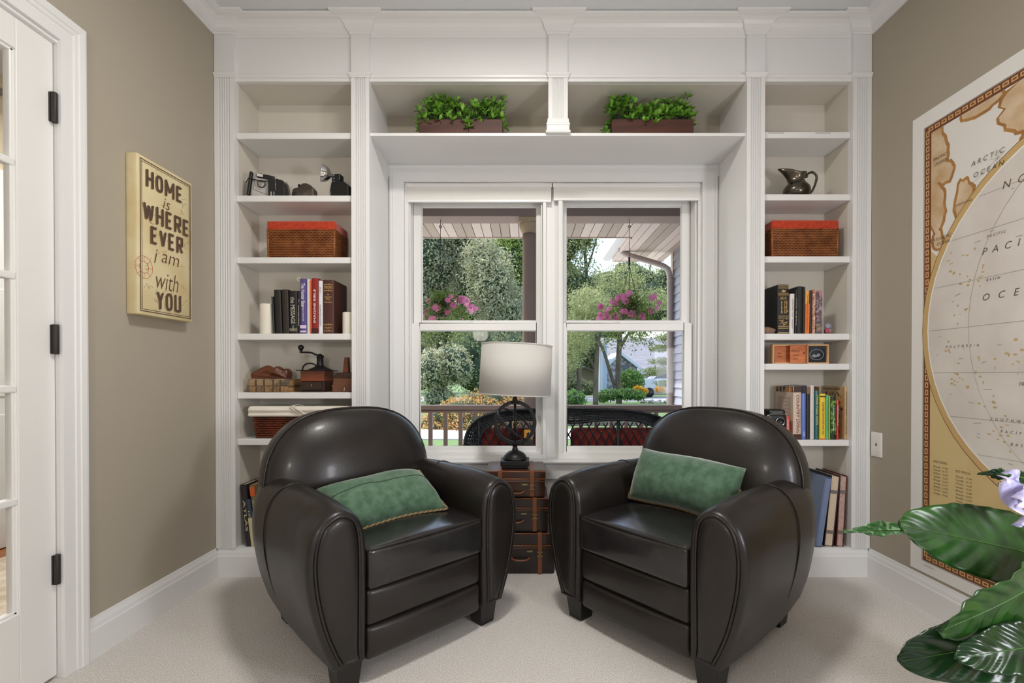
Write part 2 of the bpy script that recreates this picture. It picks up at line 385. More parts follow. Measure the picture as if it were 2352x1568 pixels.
# ---- windows (two double hung units)
VINYL = mat('white_vinyl', (236, 236, 234), 0.3)
def frame(mb, x0, x1, z0, z1, gx0, gx1, gz0, gz1, y0, y1):
    mb.box(x0, gx0, y0, y1, z0, z1); mb.box(gx1, x1, y0, y1, z0, z1); mb.box(gx0, gx1, y0, y1, z0, gz0); mb.box(gx0, gx1, y0, y1, gz1, z1)
def stepline(mb, gx0, gx1, gz0, gz1, y0, y1, w):
    frame(mb, gx0 - w, gx1 + w, gz0 - w, gz1 + w, gx0, gx1, gz0, gz1, y0, y1)
YLS, YUS = .395, .435
def window(idx, fxl, fxr, lo, up, label):
    t = sempty('window_%d' % idx, label, 'window')
    m = MB(); frame(m, fxl, fxr, .508, OZ1, fxl + .020, fxr - .020, .530, 2.0, YW + .012, YW + .12)
    frame(m, fxl + .020, fxr - .020, .530, 2.0, fxl + .028, fxr - .028, .538, 1.99, YW + .03, YW + .12)
    m.build('window_frame', VINYL, t, bevel=.0015)
    x0, x1, zb, zt = lo; m = MB()
    gx0, gx1 = fx(x0, YLS), fx(x1, YLS); gz1, gz0 = fz(zt, YLS), fz(zb, YLS)
    frame(m, gx0 - .045, gx1 + .045, gz0 - .052, gz1 + .042, gx0, gx1, gz0, gz1, YLS - .004, YLS + .030)
    stepline(m, gx0 + .004, gx1 - .004, gz0 + .004, gz1 - .004, YLS + .004, YLS + .02, .01)
    m.box((gx0 + gx1) / 2 - .03, (gx0 + gx1) / 2 + .03, YLS - .008, YLS + .02, gz1 + .040, gz1 + .050)
    m.build('lower_sash', VINYL, t, bevel=.002)
    MB().box(gx0 - .005, gx1 + .005, YLS + .010, YLS + .014, gz0 - .005, gz1 + .005).build('pane', GLASS, t)
    x0, x1, zb, zt = up; m = MB()
    gx0, gx1 = fx(x0, YUS), fx(x1, YUS); gz1, gz0 = fz(zt, YUS), fz(zb, YUS)
    frame(m, gx0 - .045, gx1 + .045, gz0 - .05, gz1 + .045, gx0, gx1, gz0, gz1, YUS - .004, YUS + .026)
    stepline(m, gx0 + .004, gx1 - .004, gz0 + .004, gz1 - .004, YUS + .004, YUS + .02, .01)
    m.build('upper_sash', VINYL, t, bevel=.002)
    MB().box(gx0 - .005, gx1 + .005, YUS + .010, YUS + .014, gz0 - .005, gz1 + .005).build('pane', GLASS, t)
    return t
XMU = fx(1268, .36)
window(1, OX0, XMU - .034, (964, 1232, 1026, 759), (969, 1233, 737, 475), 'left white double hung window behind the lamp')
window(2, XMU + .034, OX1, (1301, 1570, 1026, 759), (1300, 1565, 737, 474), 'right white double hung window')
struct(MB().box(XMU - .036, XMU + .036, YW + .046, YW + .13, .508, OZ1).build('trim_8', VINYL, bevel=.002), 'white mullion between the two windows', 'mullion')
# ---- roller blinds rolled right up
FAB = mat('white_blind_fabric', (228, 226, 221), 0.8, bump=.05, bs=300)
def blind(x0, x1, zb, label):
    t = thing('roller_blind', label, 'blind', ((x0 + x1) / 2, YW + .03, 2.0), 0, 'roller blinds at the window heads'); h = (x1 - x0) / 2; y = -.022
    MB().box(-h, h, y, y + .035, .010, .032).build('headrail', VINYL, t, bevel=.002)
    m = MB(); m.prism([(y + .004, .010), (y + .001, -.01), (y + .002, zb - 2.0 + .012), (y + .012, zb - 2.0 + .012), (y + .03, -.01), (y + .03, .010)], 'x', -h + .004, h - .004); m.build('rolled_fabric', FAB, t)
    MB().box(-h + .004, h - .004, y - .001, y + .014, zb - 2.0, zb - 2.0 + .013).build('bottom_rail', mat('blind_rail', (243, 243, 242), .3), t, bevel=.002)
    return t
blind(OX0 + .008, XMU - .002, fz(465, .34), 'white roller blind rolled up at the head of the left window')
blind(XMU + .003, OX1 - .006, fz(461, .34), 'white roller blind rolled up at the head of the right window')

# ---- glazed door in the left wall
DOORW = mat('door_white', (232, 231, 228), .35)
t = sempty('door_1', 'white glazed french door with dark hinges', 'door')
XD = XL - .012; ya, yb = DY0 + .003, DY1 - .003
m = MB(); zz = [(.268, .572), (.618, .910), (.956, 1.250), (1.296, 1.576), (1.622, 1.925)]
st = .112
def yz(mb, y0, y1, z0, z1, a=XD - .035, c=XD): mb.box(a, c, y0, y1, z0, z1)
yz(m, yb - st, yb, .012, 2.028); yz(m, ya, ya + st, .012, 2.028); yz(m, ya + st, yb - st, .012, .262); yz(m, ya + st, yb - st, 1.928, 2.028)
m.build('door_frame', DOORW, t, bevel=.002)
m = MB()
for k in range(1, 5): yz(m, ya + st, yb - st, .262 + .3332 * k - .011, .262 + .3332 * k + .011, XD - .030, XD - .003)
for k in (1, 2):
    yc = ya + st + (yb - ya - 2 * st) * k / 3; yz(m, yc - .011, yc + .011, .262, 1.928, XD - .030, XD - .004)
m.build('muntin_grid', DOORW, t, bevel=.004)
m = MB()
for y0, y1 in ((yb - st - .012, yb - st), (ya + st, ya + st + .012)): yz(m, y0, y1, .262, 1.928, XD - .028, XD - .006)
yz(m, ya + st, yb - st, .262, .272, XD - .028, XD - .006); yz(m, ya + st, yb - st, 1.918, 1.928, XD - .028, XD - .006)
m.build('glazing_bead', DOORW, t, bevel=.003)
MB().box(XD - .019, XD - .015, ya + st, yb - st, .262, 1.928).build('pane', GLASS, t)
HM = mat('bronze_hinge', (52, 48, 43), .5, metal=.4)
for zc in (1.815, 1.083, .352):
    m = MB(); m.lathe([(.0085, -.047), (.0085, .047)], 14, (XD + .009, DY1 - .0095, zc)); m.box(XD - .001, XD + .004, DY1 - .019, DY1 - .001, zc - .046, zc + .046)
    m.build('hinge', HM, t, bevel=.001)
b = MB()                                                           # jamb and casing
b.box(XL - .12, XL + .001, DY1, DY1 + .018, 0, DZ + .002); b.box(XL - .12, XL + .001, DY0 - .018, DY0, 0, DZ + .002); b.box(XL - .12, XL + .001, DY0, DY1, DZ - .012, DZ + .004)
cp = [(0, .012), (.040, .013), (.042, .016), (.055, .017), (.057, .020), (.075, .022), (.077, .018), (.084, .018), (.084, 0), (0, 0)]
b.prism([(XL + o, DY1 - .002 + d) for d, o in cp], 'z', 0, DZ + .001)
b.prism([(XL + o, DY0 + .002 - d) for d, o in cp], 'z', 0, DZ + .001)
rr = []
for yy, sg in ((DY1 - .002, 1), (DY0 + .002, -1)):
    rr.append([(XL + o, yy + sg * d, DZ - .001 + d) for d, o in cp])
    b.loft([[(XL + o, yy + sg * d, DZ + .001) for d, o in cp], rr[-1]], smooth=False)
b.loft(rr, smooth=False)
struct(b.build('trim_9', WHITE, bevel=.001), 'white door jamb and casing', 'casing')
# the hall beyond the door
HX = -2.95
OAK = mat('oak_floor', (176, 112, 52), .35, col2=(140, 80, 34), ns=6, stretch=(12, 1, 1))
HALLW = mat('hall_wall_paint', (206, 190, 165), .8)
struct(MB().box(HX - .1, XL - .12, -3.2, 2.4, -.05, -.005).build('floor_hall', OAK), 'oak floor of the hall beyond the glass door', 'floor')
struct(MB().box(HX - .12, HX, -3.2, 2.4, -.05, CEIL).build('wall_hall', HALLW), 'beige hall wall beyond the glass door', 'wall')
struct(MB().box(HX - .1, XL - .12, 2.3, 2.4, -.05, CEIL).build('wall_hall_end', HALLW), 'beige end wall of the hall', 'wall')
struct(MB().box(HX - .1, XL - .12, -3.3, -3.2, -.05, CEIL).build('wall_hall_near', HALLW), 'beige near wall of the hall', 'wall')
struct(MB().box(HX - .1, XL - .12, -3.3, 2.4, CEIL, CEIL + .1).build('ceiling_hall', CEILM), 'white ceiling of the hall', 'ceiling')
t = sempty('door_2', 'white panelled door across the hall', 'door')
m = MB(); m.box(HX, HX + .03, -.25, .75, 0, 2.12); m.build('door_slab', DOORW, t, bevel=.003)
m = MB()
for z0, z1 in ((.25, .75), (.85, 1.45), (1.55, 1.92)): frame_pts = None; m.box(HX + .028, HX + .036, -.05, .6, z0, z1)
m.build('raised_panel', DOORW, t, bevel=.006)
MB().lathe([(.0, .0), (.02, .0), (.024, .02), (.02, .04), (0, .045)], 12, M=rotm((HX + .03, .15, .93), 0, 0, PI / 2)).build('door_knob', IRON, t)
RUG = mat('hall_rug', (226, 214, 196), .95, col2=(196, 176, 150), ns=14, bump=.4, bs=200)
tag(MB().rbox(-2.75, -1.8, -1.6, 1.1, -.005, .010, .004, 2).build('hall_rug', RUG), 'cream patterned rug on the hall floor beyond the door', 'rug')
t = thing('wall_hook_shelf', 'dark grey bracket shelf high on the hall wall beyond the door', 'shelf', (HX, .15, 2.27))
DGREY = mat('dark_grey_iron', (92, 84, 75), .6)
MB().box(0.001, .16, -.3, .12, .20, .235).build('shelf_board', DGREY, t, bevel=.004)
for yy in (-.2, .05):
    MB().prism([(0.001, -.02), (.03, 0), (.06, .09), (.14, .2), (0.001, .2)], 'y', yy - .015, yy + .015).build('bracket', DGREY, t)
# outlet plate
t = thing('wall_plate', 'white cable outlet plate on the right wall beside the bookcase', 'wall plate', (XR, -.062, .643))
MB().rbox(-.006, -.0005, -.034, .034, -.058, .058, .0025, 2).build('cover_plate', mat('plate_plastic', (236, 233, 228), .35), t)
MB().box(-.0065, -.0055, -.004, .004, -.006, .006).build('jack', BLACK, t)
# ================================================================== ARMCHAIRS
def arm_outline(k=1.0, n=5, inset=0.0):
    """front outline of an arm (x outwards from the seat, z): straight inner edge, round top, outer edge tapering to the foot"""
    c = [(.236, .086), (.234, .25), (.233, .42), (.240, .500), (.262, .548), (.300, .572), (.340, .570), (.380, .545), (.406, .500), (.417, .440),
         (.416, .370), (.404, .290), (.384, .210), (.358, .140), (.336, .086)]
    c = [(.233 + (x - .233) * k, z) for x, z in c]
    p = spline([(x, z, 0) for x, z in c], n)
    p = [(q.x, q.y) for q in p]
    if inset:
        out = []; po = [(x, z) for x, z in c if x > .3][1:]
        for x, z in p:
            zc = max(.125, min(.465, z)); xo = .4
            for (xa, za), (xb, zb) in zip(po, po[1:]):
                if zb <= zc <= za: xo = xb + (xa - xb) * (zc - zb) / (za - zb)
            sx, sz = (.233 + xo) / 2, zc; d = math.hypot(sx - x, sz - z); f = min(.97, inset / d)
            out.append((x + (sx - x) * f, z + (sz - z) * f))
        p = out
    return p
def make_armchair(label, loc, rz):
    t = thing('club_armchair', label, 'armchair', loc, rz, 'leather club armchairs')
    yf, yr = -.345, .335
    for sg in (-1, 1):
        o0 = arm_outline()
        rings = []
        for y, ins, kk in ((yf + .004, .030, 1), (yf - .004, .022, 1), (yf - .006, .012, 1), (yf, .004, 1), (yf + .012, 0, 1), (-.22, -.001, 1.0), (-.08, -.001, .995), (.06, 0, .97), (.18, 0, .91), (.27, .0, .82), (yr, .004, .70)):
            o = arm_outline(kk, 5, ins) if ins else arm_outline(kk)
            dz = -.012 * max(0, (-.15 - y) / .2) ** 2 + .012 * (1 - ((y + .0) / .34) ** 2)
            rise = 0.02 * max(0, y) / .33
            rings.append([(sg * x, y, max(.084, z + (dz if z > .4 else 0) + (rise if z < .12 else 0))) for x, z in o])
        if sg < 0: rings = [r[::-1] for r in rings]
        MB().loft(rings).build('arm', LEATHER, t)
        # inset front panel
        pr = []
        for ins, y in ((.026, yf + .006), (.028, yf - .002), (.034, yf - .008), (.046, yf - .011), (.062, yf - .012)):
            o = arm_outline(1, 5, ins); pr.append([(sg * x, y, z) for x, z in o])
        if sg < 0: pr = [r[::-1] for r in pr]
        MB().loft(pr).build('arm_front_panel', LEATHER, t)
        m = MB(); o = arm_outline(1, 5, .025); m.tube([(sg * x, yf - .0045, z) for x, z in o], .0045, 8); m.build('piping', LEATHER, t)
        m = MB(); m.tube([(sg * (x + (.0015 if x > .3 else 0)), .02 + .012 * math.sin(z * 3), z + .0125) for x, z in arm_outline(.985, 5)[22:62]], .0022, 6); m.build('seam', LEATHER, t)
    # back cushion
    n = 56
    def outl(s, k=0.0):
        pts = []
        for j in range(n):
            a = 2 * PI * j / n; c, d = math.cos(a), math.sin(a)
            if d >= 0: e = .74; x = .362 * math.copysign(abs(c) ** e, c); z = .50 + (.33) * abs(d) ** .82
            else: e = .5; x = .345 * math.copysign(abs(c) ** e, c); z = .50 - .30 * abs(d) ** .8
            pts.append((x * s, .50 + (z - .50) * s))
        return pts
    rings = []
    for s, y in ((.06, .090), (.3, .094), (.5, .102), (.7, .120), (.84, .143), (.92, .163), (.965, .180), (.985, .194), (.992, .204), (.996, .215), (.994, .25), (.985, .29), (.955, .325), (.88, .345), (.6, .355), (.1, .357)):
        rings.append([(x, y + (z - .45) * .10, z) for x, z in outl(s)])
    MB().loft(rings).build('back', LEATHER, t)
    m = MB(); m.tube([(x, .207 + (z - .45) * .10, z) for x, z in outl(1.0)][:n // 2 + 1], .0045, 8); m.build('piping', LEATHER, t)
    # body, seat, bands
    MB().box(-.24, .24, -.29, .33, .088, .30).build('seat_base', LEATHER, t, bevel=.01)
    def puff(u, v, w2, p):
        q = V(p); q.z += (.018 * (1 - u * u) * (1 - v * v)) * (1 if w2 > 0 else 0); q.y += -.012 * (1 - u * u) * (1 - w2 * w2) * (1 if v < 0 else 0); return q
    MB().rbox(-.231, .231, -.352, .22, .296, .428, .016, 8, fn=puff).build('seat_cushion', LEATHER_SEAT, t)
    m = MB(); fr = [(-.229 + .458 * i / 24, -.345 - .010 * (1 - (2 * i / 24 - 1) ** 2), .424 + .0035 * (1 - (2 * i / 24 - 1) ** 2)) for i in range(25)]
    m.tube([(-.229, .1, .426)] + fr + [(.229, .1, .426)], .0045, 8); m.build('piping', LEATHER, t)
    def puf2(u, v, w2, p):
        q = V(p); q.y += -.012 * (1 - u ** 4) * (1 - w2 * w2) * (1 if v < 0 else 0); return q
    for z0, z1 in ((.178, .298), (.070, .180)):
        MB().rbox(-.232, .232, -.340, -.15, z0, z1, .018, 6, fn=puf2).build('front_band', LEATHER, t)
    MB().box(-.2, .2, .28, .352, .10, .4).build('back_skirt', LEATHER, t, bevel=.02)
    for sx in (-1, 1):
        for y, xx in ((-.290, .280), (.255, .245)):
            r1, r2 = .043, .032
            cx, cy = sx * xx, y
            rings = [[(cx + a * r, cy + b3 * r, z) for a, b3 in ((-1, -1), (1, -1), (1, 1), (-1, 1))] for r, z in ((r2, 0), (r1, .105))]
            MB().loft(rings, smooth=False).build('leg', BLACKWOOD, t, bevel=.003)
    return t
make_armchair('black leather club armchair left of the lamp, green cushion lying flat on it', (-.566, -.422, 0), math.radians(45))
make_armchair('black leather club armchair right of the lamp, green cushion propped upright in it', (.633, -.420, 0), math.radians(-50))

# ---- cushions
VELVET = mat('green_velvet', (62, 92, 68), .85, col2=(90, 120, 98), ns=30, nd=7, sharp=(.38, .72), bump=.25, bs=40, sheen=.5)
ROPE = mat('rope_gold', (170, 152, 112), .7, island=[(186, 168, 128), (120, 100, 66), (90, 78, 56)])
def cushion(label, M, w2, h, th, seam=False, r0=-.5, r1=.3):
    t = thing('velvet_cushion', label, 'cushion', (0, 0, 0), 0, 'green velvet cushions'); t.matrix_world = M
    n = 22; vs = []; fs = []
    def pt(u, v, sd):
        pin = 1 - .05 * (u * u) * (v * v); ed = max(0, (1 - abs(u) ** 4)) ** .6 * max(0, (1 - abs(v) ** 2.2)) ** .62
        x = u * w2 / 2 * (1 - .045 * (1 - v * v)) * (1.0 + .03 * v * v); y = v * h / 2 * (1 - .11 * (1 - u * u)) + .006 * math.sin(u * 3.1 + 1); z = sd * th / 2 * ed + .011 * mnoise.noise(V((u * 2.2 + w2, v * 2, sd))) * ed
        return (x * pin, y * pin, z)
    m = MB()
    for sd in (1, -1):
        vs = [pt(-1 + 2 * i / n, -1 + 2 * j / n, sd) for j in range(n + 1) for i in range(n + 1)]
        fs = [(j * (n + 1) + i, j * (n + 1) + i + 1, (j + 1) * (n + 1) + i + 1, (j + 1) * (n + 1) + i) for j in range(n) for i in range(n)]
        if sd < 0: fs = [f[::-1] for f in fs]
        m.add(vs, fs, True)
    m.build('cover', VELVET, t)
    per = [(-1, r0 + (-1 - r0) * i / 8) for i in range(8)] + [(-1 + 2 * i / 40, -1) for i in range(40)] + [(1, -1 + (r1 + 1) * i / 16) for i in range(17)] + ([(1 - .05 * i, 1) for i in range(1, 5)] if r1 > .9 else [])
    path = [V(pt(u, v, 1)) for u, v in per]
    N = len(path); m = MB(); dens = 3; tot = (N - 1) * dens
    for st in range(2):
        hel = []
        for i in range(tot):
            a = path[i // dens]; b2 = path[i // dens + 1]; f = (i % dens) / dens; c = a.lerp(b2, f); tg = (b2 - a).normalized(); o = V((0, 0, 1)); sd2 = tg.cross(o).normalized()
            an = i * 1.1 + st * PI
            hel.append(c + (sd2 * math.cos(an) + o * math.sin(an)) * .0026 - sd2 * -.002)
        m.tube(hel, .0027, 5)
    m.build('rope_trim', ROPE, t)
    if seam:
        m = MB(); m.tube([V(pt(-1 + 2 * i / 30, .12 + .05 * math.sin(i * .3), 1)) + V((0, 0, .0005)) for i in range(1, 30)], .0016, 6); m.build('seam', mat('seam_green', (44, 68, 50), .9), t)
    return t
def basis(c, x, y):
    x = V(x).normalized(); y = V(y); y = (y - x * y.dot(x)).normalized(); z = x.cross(y)
    return Mx(((x.x, y.x, z.x, c[0]), (x.y, y.y, z.y, c[1]), (x.z, y.z, z.z, c[2]), (0, 0, 0, 1)))
def chair_pt(ch, x, y, z):
    lx, rz = ch; c, s = math.cos(rz), math.sin(rz); return (lx[0] + x * c - y * s, lx[1] + x * s + y * c, z)
LCH = ((-.566, -.422), math.radians(45)); RCH = ((.633, -.420), math.radians(-50))
def cdir(ch, x, y, z): c, s = math.cos(ch[1]), math.sin(ch[1]); return (x * c - y * s, x * s + y * c, z)
cushion('green velvet cushion with rope trim lying back in the left armchair', basis(chair_pt(LCH, -.035, -.075, .500), cdir(LCH, 1, -.03, .02), cdir(LCH, 0, .86, .50)), .455, .25, .16, True, -.9, 1.0)
cushion('green velvet cushion with rope trim propped upright in the right armchair', basis(chair_pt(RCH, .005, -.010, .545), cdir(RCH, 1, -.03, -.05), cdir(RCH, .05, .36, .93)), .47, .235, .165)

# ================================================================== SUITCASES AND LAMP
SUIT = mat('brown_leather_case', (74, 42, 26), .38, col2=(50, 30, 22), ns=7, nd=5, bump=.12, bs=120, coat=.2)
SUITD = mat('dark_leather_case', (48, 32, 25), .4, col2=(36, 26, 22), ns=7, nd=5, bump=.12, bs=120, coat=.2)
STRAP = mat('tan_leather_strap', (122, 72, 42), .45, bump=.1, bs=90); BRASS = mat('aged_brass', (150, 130, 95), .35, metal=.8)
def suitcase(label, x0, x1, y0, y1, z0, z1, lid, m1, strapx, hx):
    cx, cy = (x0 + x1) / 2, (y0 + y1) / 2
    t = thing('suitcase', label, 'suitcase', (cx, cy, z0), 0, 'suitcases stacked under the lamp'); A, B, C, D = x0 - cx, x1 - cx, y0 - cy, y1 - cy; H = z1 - z0; zl = H - lid
    MB().rbox(A, B, C + .003, D, 0, zl, .006, 3).build('body', m1, t)
    MB().rbox(A - .003, B + .003, C, D + .003, zl, H, .006, 3).build('lid', m1, t)
    m = MB(); m.tube([(A - .002, C, zl), (B + .002, C, zl)], .004, 8); m.tube([(A - .002, C, zl - .012), (B + .002, C, zl - .012)], .002, 6); m.tube([(A - .002, C + .001, H - .004), (B + .002, C + .001, H - .004)], .004, 8)
    m.build('rim_piping', STRAP, t)
    for sx in strapx:
        m = MB(); m.box(sx - cx - .011, sx - cx + .011, C - .005, C + .006, .004, H - .002); m.box(sx - cx - .011, sx - cx + .011, C - .005, D, H - .003, H + .0025)
        s = m.build('strap', STRAP, t, bevel=.002)
        q = MB(); q.box(sx - cx - .014, sx - cx + .014, C - .009, C - .004, zl - .050, zl - .046); q.box(sx - cx - .014, sx - cx + .014, C - .009, C - .004, zl - .03, zl - .026); q.box(sx - cx - .002, sx - cx + .002, C - .009, C - .004, zl - .048, zl - .028)
        q.build('buckle', BRASS, s)
    m = MB(); m.box(hx - cx - .014, hx - cx + .014, C - .005, C + .004, zl - .030, zl - .022); m.build('latch', BRASS, t, bevel=.001)
    m = MB(); m.tube(spline([(hx - cx - .09, C, zl - .060), (hx - cx - .07, C - .014, zl - .066), (hx - cx - .02, C - .014, zl - .066), (hx - cx, C, zl - .058)], 5), .005, 8); m.build('handle', STRAP, t)
    return t
Y0 = .018
suitcase('lowest and widest brown suitcase of the stack on the carpet', fx(1080, Y0), fx(1273, Y0), Y0 - .004, .286, 0, .200, .062, SUITD, [fx(1120, Y0), fx(1240, Y0)], fx(1217, Y0))
suitcase('middle brown suitcase of the stack between the armchairs', fx(1098, Y0), fx(1259, Y0), Y0, .284, .2035, .370, .050, SUITD, [fx(1130, Y0), fx(1228, Y0)], fx(1203, Y0))
suitcase('topmost and smallest brown suitcase of the stack, the lamp on it', fx(1116, Y0), fx(1252, Y0), Y0 + .002, .280, .3735, .502, .040, SUIT, [fx(1148, Y0), fx(1222, Y0)], fx(1205, Y0))
LXc, LYc, LZc = fx(1183, .125), .125, .5062
t = thing('table_lamp', 'black iron ring table lamp with a white drum shade on the suitcases', 'lamp', (LXc, LYc, LZc))
m = MB(); m.box(-.072, .072, -.068, .068, .012, .036); m.box(-.066, .066, -.062, .062, 0.0, .012); m.build('base_block', IRON, t, bevel=.003)
m = MB(); m.lathe([(.062, .036), (.061, .042), (.056, .054), (.046, .066), (.032, .076), (.016, .081), (.014, .084), (.017, .087), (.012, .091), (.0125, .108), (.016, .111), (.016, .116), (.01, .118)], 32); m.build('dome', IRON, t)
ZR = .222; RR = .100
m = MB(); m.loft([[(math.cos(a) * (RR + dr), dy, ZR + math.sin(a) * (RR + dr) * 1.04) for dr, dy in ((-.009, -.009), (.009, -.009), (.009, .009), (-.009, .009))] for a in [2 * PI * i / 64 for i in range(64)]], ringloop=True, smooth=False); m.build('outer_ring', IRON, t, bevel=.002)
m = MB(); e1 = V((.77, 0, -.64)); e2 = V((-.18, -.96, -.215)).normalized(); e3 = e1.cross(e2).normalized(); c0 = V((.004, 0, ZR - .006))
m.loft([[tuple(c0 + (e1 * math.cos(a) + e2 * math.sin(a)) * (.113 + dr) + e3 * dz) for dr, dz in ((-.002, -.005), (.002, -.005), (.002, .005), (-.002, .005))] for a in [2 * PI * i / 64 for i in range(64)]], ringloop=True, smooth=False); m.build('tilted_ring', mat('iron_band', (50, 52, 58), .35, metal=.5), t)
m = MB(); m.tube([(0, 0, .112), (0, 0, ZR + RR)], .006, 10); m.tube([(0, 0, ZR + RR), (0, 0, .62)], .0085, 10); m.build('stem', IRON, t)
m = MB(); m.lathe([(.022, ZR + RR + .002), (.024, ZR + RR + .008), (.014, ZR + RR + .013), (.010, ZR + RR + .03)], 16); m.build('ring_cap', IRON, t)
SHADE = mat('white_shade_linen', (242, 240, 236), .9, bump=.08, bs=500, trans=.45)
zs0, zs1 = .363, .620; tl = rotm((0.004, 0, .49), 0, 0, math.radians(2.6)) @ Mx.Translation((0, 0, -.49))
m = MB(); m.lathe([(.184, zs0), (.180, zs1), (.178, zs1), (.182, zs0), (.184, zs0)], 64, M=tl, caps=False); sh = m.build('drum_shade', SHADE, t)
m = MB()
for z, r in ((zs0 + .003, .184), (zs1 - .003, .1805)): m.tube([tl @ V((math.cos(2 * PI * i / 64) * r, math.sin(2 * PI * i / 64) * r, z)) for i in range(64)], .0026, 6, closed=True)
m.build('shade_trim', SHADE, sh)
m = MB()
for k in range(3): a = 2 * PI * k / 3; m.tube([(0, 0, zs1 - .02), tl @ V((math.cos(a) * .178, math.sin(a) * .178, zs1 - .01))], .0018, 6)
m.build('shade_spider', IRON, sh)
m = MB(); m.lathe([(.012, .49), (.02, .51), (.03, .54), (.026, .57), (.01, .585), (0, .587)], 16); m.build('bulb', mat('bulb_glass', (240, 240, 238), .2), t)

# ================================================================== CANVAS SIGN
sy0, sy1, sz0, sz1 = -.5305, -.236, 1.199, 1.798; SW, SH = sy1 - sy0, sz1 - sz0
t = thing('canvas_sign', 'cream canvas sign with brown lettering on the left wall', 'sign', (XL, (sy0 + sy1) / 2, (sz0 + sz1) / 2))
CANV = mat('aged_canvas', (222, 208, 166), .8, col2=(206, 184, 134), ns=7, nd=6, sharp=(.42, .75), bump=.06, bs=400)
MB().rbox(.001, .044, -SW / 2, SW / 2, -SH / 2, SH / 2, .003, 2).build('canvas', CANV, t)
XS = .0445
def rectline(m, y0, y1, z0, z1, wd, x=XS):
    m.box(x - .0006, x + .0004, y0, y1, z0, z0 + wd); m.box(x - .0006, x + .0004, y0, y1, z1 - wd, z1); m.box(x - .0006, x + .0004, y0, y0 + wd, z0 + wd, z1 - wd); m.box(x - .0006, x + .0004, y1 - wd, y1, z0 + wd, z1 - wd)
m = MB(); rectline(m, -SW / 2 + .012, SW / 2 - .010, -SH / 2 + .012, SH / 2 - .012, .0035); rectline(m, -SW / 2 + .020, SW / 2 - .017, -SH / 2 + .020, SH / 2 - .020, .0018); m.build('border_lines', DARKINK, t)
yd, zd = (0, 1, 0), (0, 0, 1)
def sp(px, py):                                   # pixel on the sign face -> (y, z) in sign coordinates
    D = F * (-(XL + .044)) / (1202 - px); return D - CD - (sy0 + sy1) / 2, CZ - (py - 862) * D / F - (sz0 + sz1) / 2
rows = [('HOME', 337, 420, 429, .064, 1), ('WHERE', 330, 435, 504, .067, 1), ('EVER', 347, 421, 552, .066, 1), ('YOU', 360, 416, 693, .069, 1)]
GLY = {'H': [((0, 0), (0, 1)), ((1, 0), (1, 1)), ((0, .5), (1, .5))], 'O': 'O', 'M': [((0, 0), (0, 1)), ((1, 0), (1, 1)), ((0, 1), (.5, .25)), ((1, 1), (.5, .25))],
       'E': [((0, 0), (0, 1)), ((0, 0), (1, 0)), ((0, .5), (.85, .5)), ((0, 1), (1, 1))], 'W': [((0, 1), (.25, 0)), ((.25, 0), (.5, .9)), ((.5, .9), (.75, 0)), ((.75, 0), (1, 1))],
       'R': [((0, 0), (0, 1)), ((0, 1), (.95, 1)), ((.98, 1), (.98, .5)), ((0, .5), (.95, .5)), ((.35, .5), (1, 0))], 'V': [((0, 1), (.5, 0)), ((.5, 0), (1, 1))],
       'Y': [((0, 1), (.5, .45)), ((1, 1), (.5, .45)), ((.5, .5), (.5, 0))], 'U': [((0, 1), (0, .05)), ((1, 1), (1, .05)), ((.05, 0), (.95, 0))]}
def block_word(mb, s, y0, y1, zc, h, x, t=.0105):
    """condensed block capitals cut from straight strokes, each stroke a hair above the last so that none share a plane"""
    n = len(s); wts = [1.35 if c in 'MW' else (.92 if c == 'E' else 1.0) for c in s]; tot = sum(wts) + .30 * (n - 1); u = (y1 - y0) / tot; y = y0
    for c, wt in zip(s, wts):
        W = wt * u; k = [0]
        def stroke(a, b, vert):
            k[0] += 1; hx = t / 2 if vert else .4 * t; xx = x + k[0] * .00008
            if vert: pts = [(a[0] - hx, a[1]), (a[0] + hx, a[1]), (b[0] + hx, b[1]), (b[0] - hx, b[1])]
            else: pts = [(a[0], a[1] - hx), (b[0], b[1] - hx), (b[0], b[1] + hx), (a[0], a[1] + hx)]
            mb.add([(xx, q[0], q[1]) for q in pts], [(0, 1, 2, 3)])
        if GLY[c] == 'O':
            yc, a, bb = y + W / 2, W / 2, h / 2; N = 28
            rg_ = lambda ra, rb: [(yc + ra * math.copysign(abs(math.cos(q)) ** .6, math.cos(q)), zc + rb * math.copysign(abs(math.sin(q)) ** .7, math.sin(q))) for q in [2 * PI * i_ / N for i_ in range(N)]]
            o, i_ = rg_(a, bb), rg_(a - t, bb - t * .8); mb.add([(x, *q) for q in o + i_], [(q, (q + 1) % N, N + (q + 1) % N, N + q) for q in range(N)])
        else:
            for a, b in GLY[c]:
                f = lambda q: (y + t / 2 + q[0] * (W - t), zc - h / 2 + .4 * t + q[1] * (h - .8 * t)); A, B = f(a), f(b)
                if abs(a[1] - b[1]) > .01:
                    if a[0] == b[0]: A = (A[0], A[1] - .4 * t * (1 if a[1] < b[1] else -1)); B = (B[0], B[1] + .4 * t * (1 if a[1] < b[1] else -1))
                    stroke(A, B, True)
                else: stroke(A, B, False)
        y += W + .30 * u
for s, p0, p1, pc, h, k in rows:
    m = MB(); mo = MB()
    a, b2 = sp(p0, pc)[0], sp(p1, pc)[0]; zc = sp((p0 + p1) / 2, pc)[1]
    block_word(m, s, a + .002, b2 + .001, zc, h, XS + .0008); block_word(mo, s, a - .0025, b2 - .0035, zc - .004, h, XS + .0002)
    m.build('block_lettering', DARKINK, t); mo.build('letter_shadow', mat('brown_shadow_print', (128, 100, 70), .8), t)
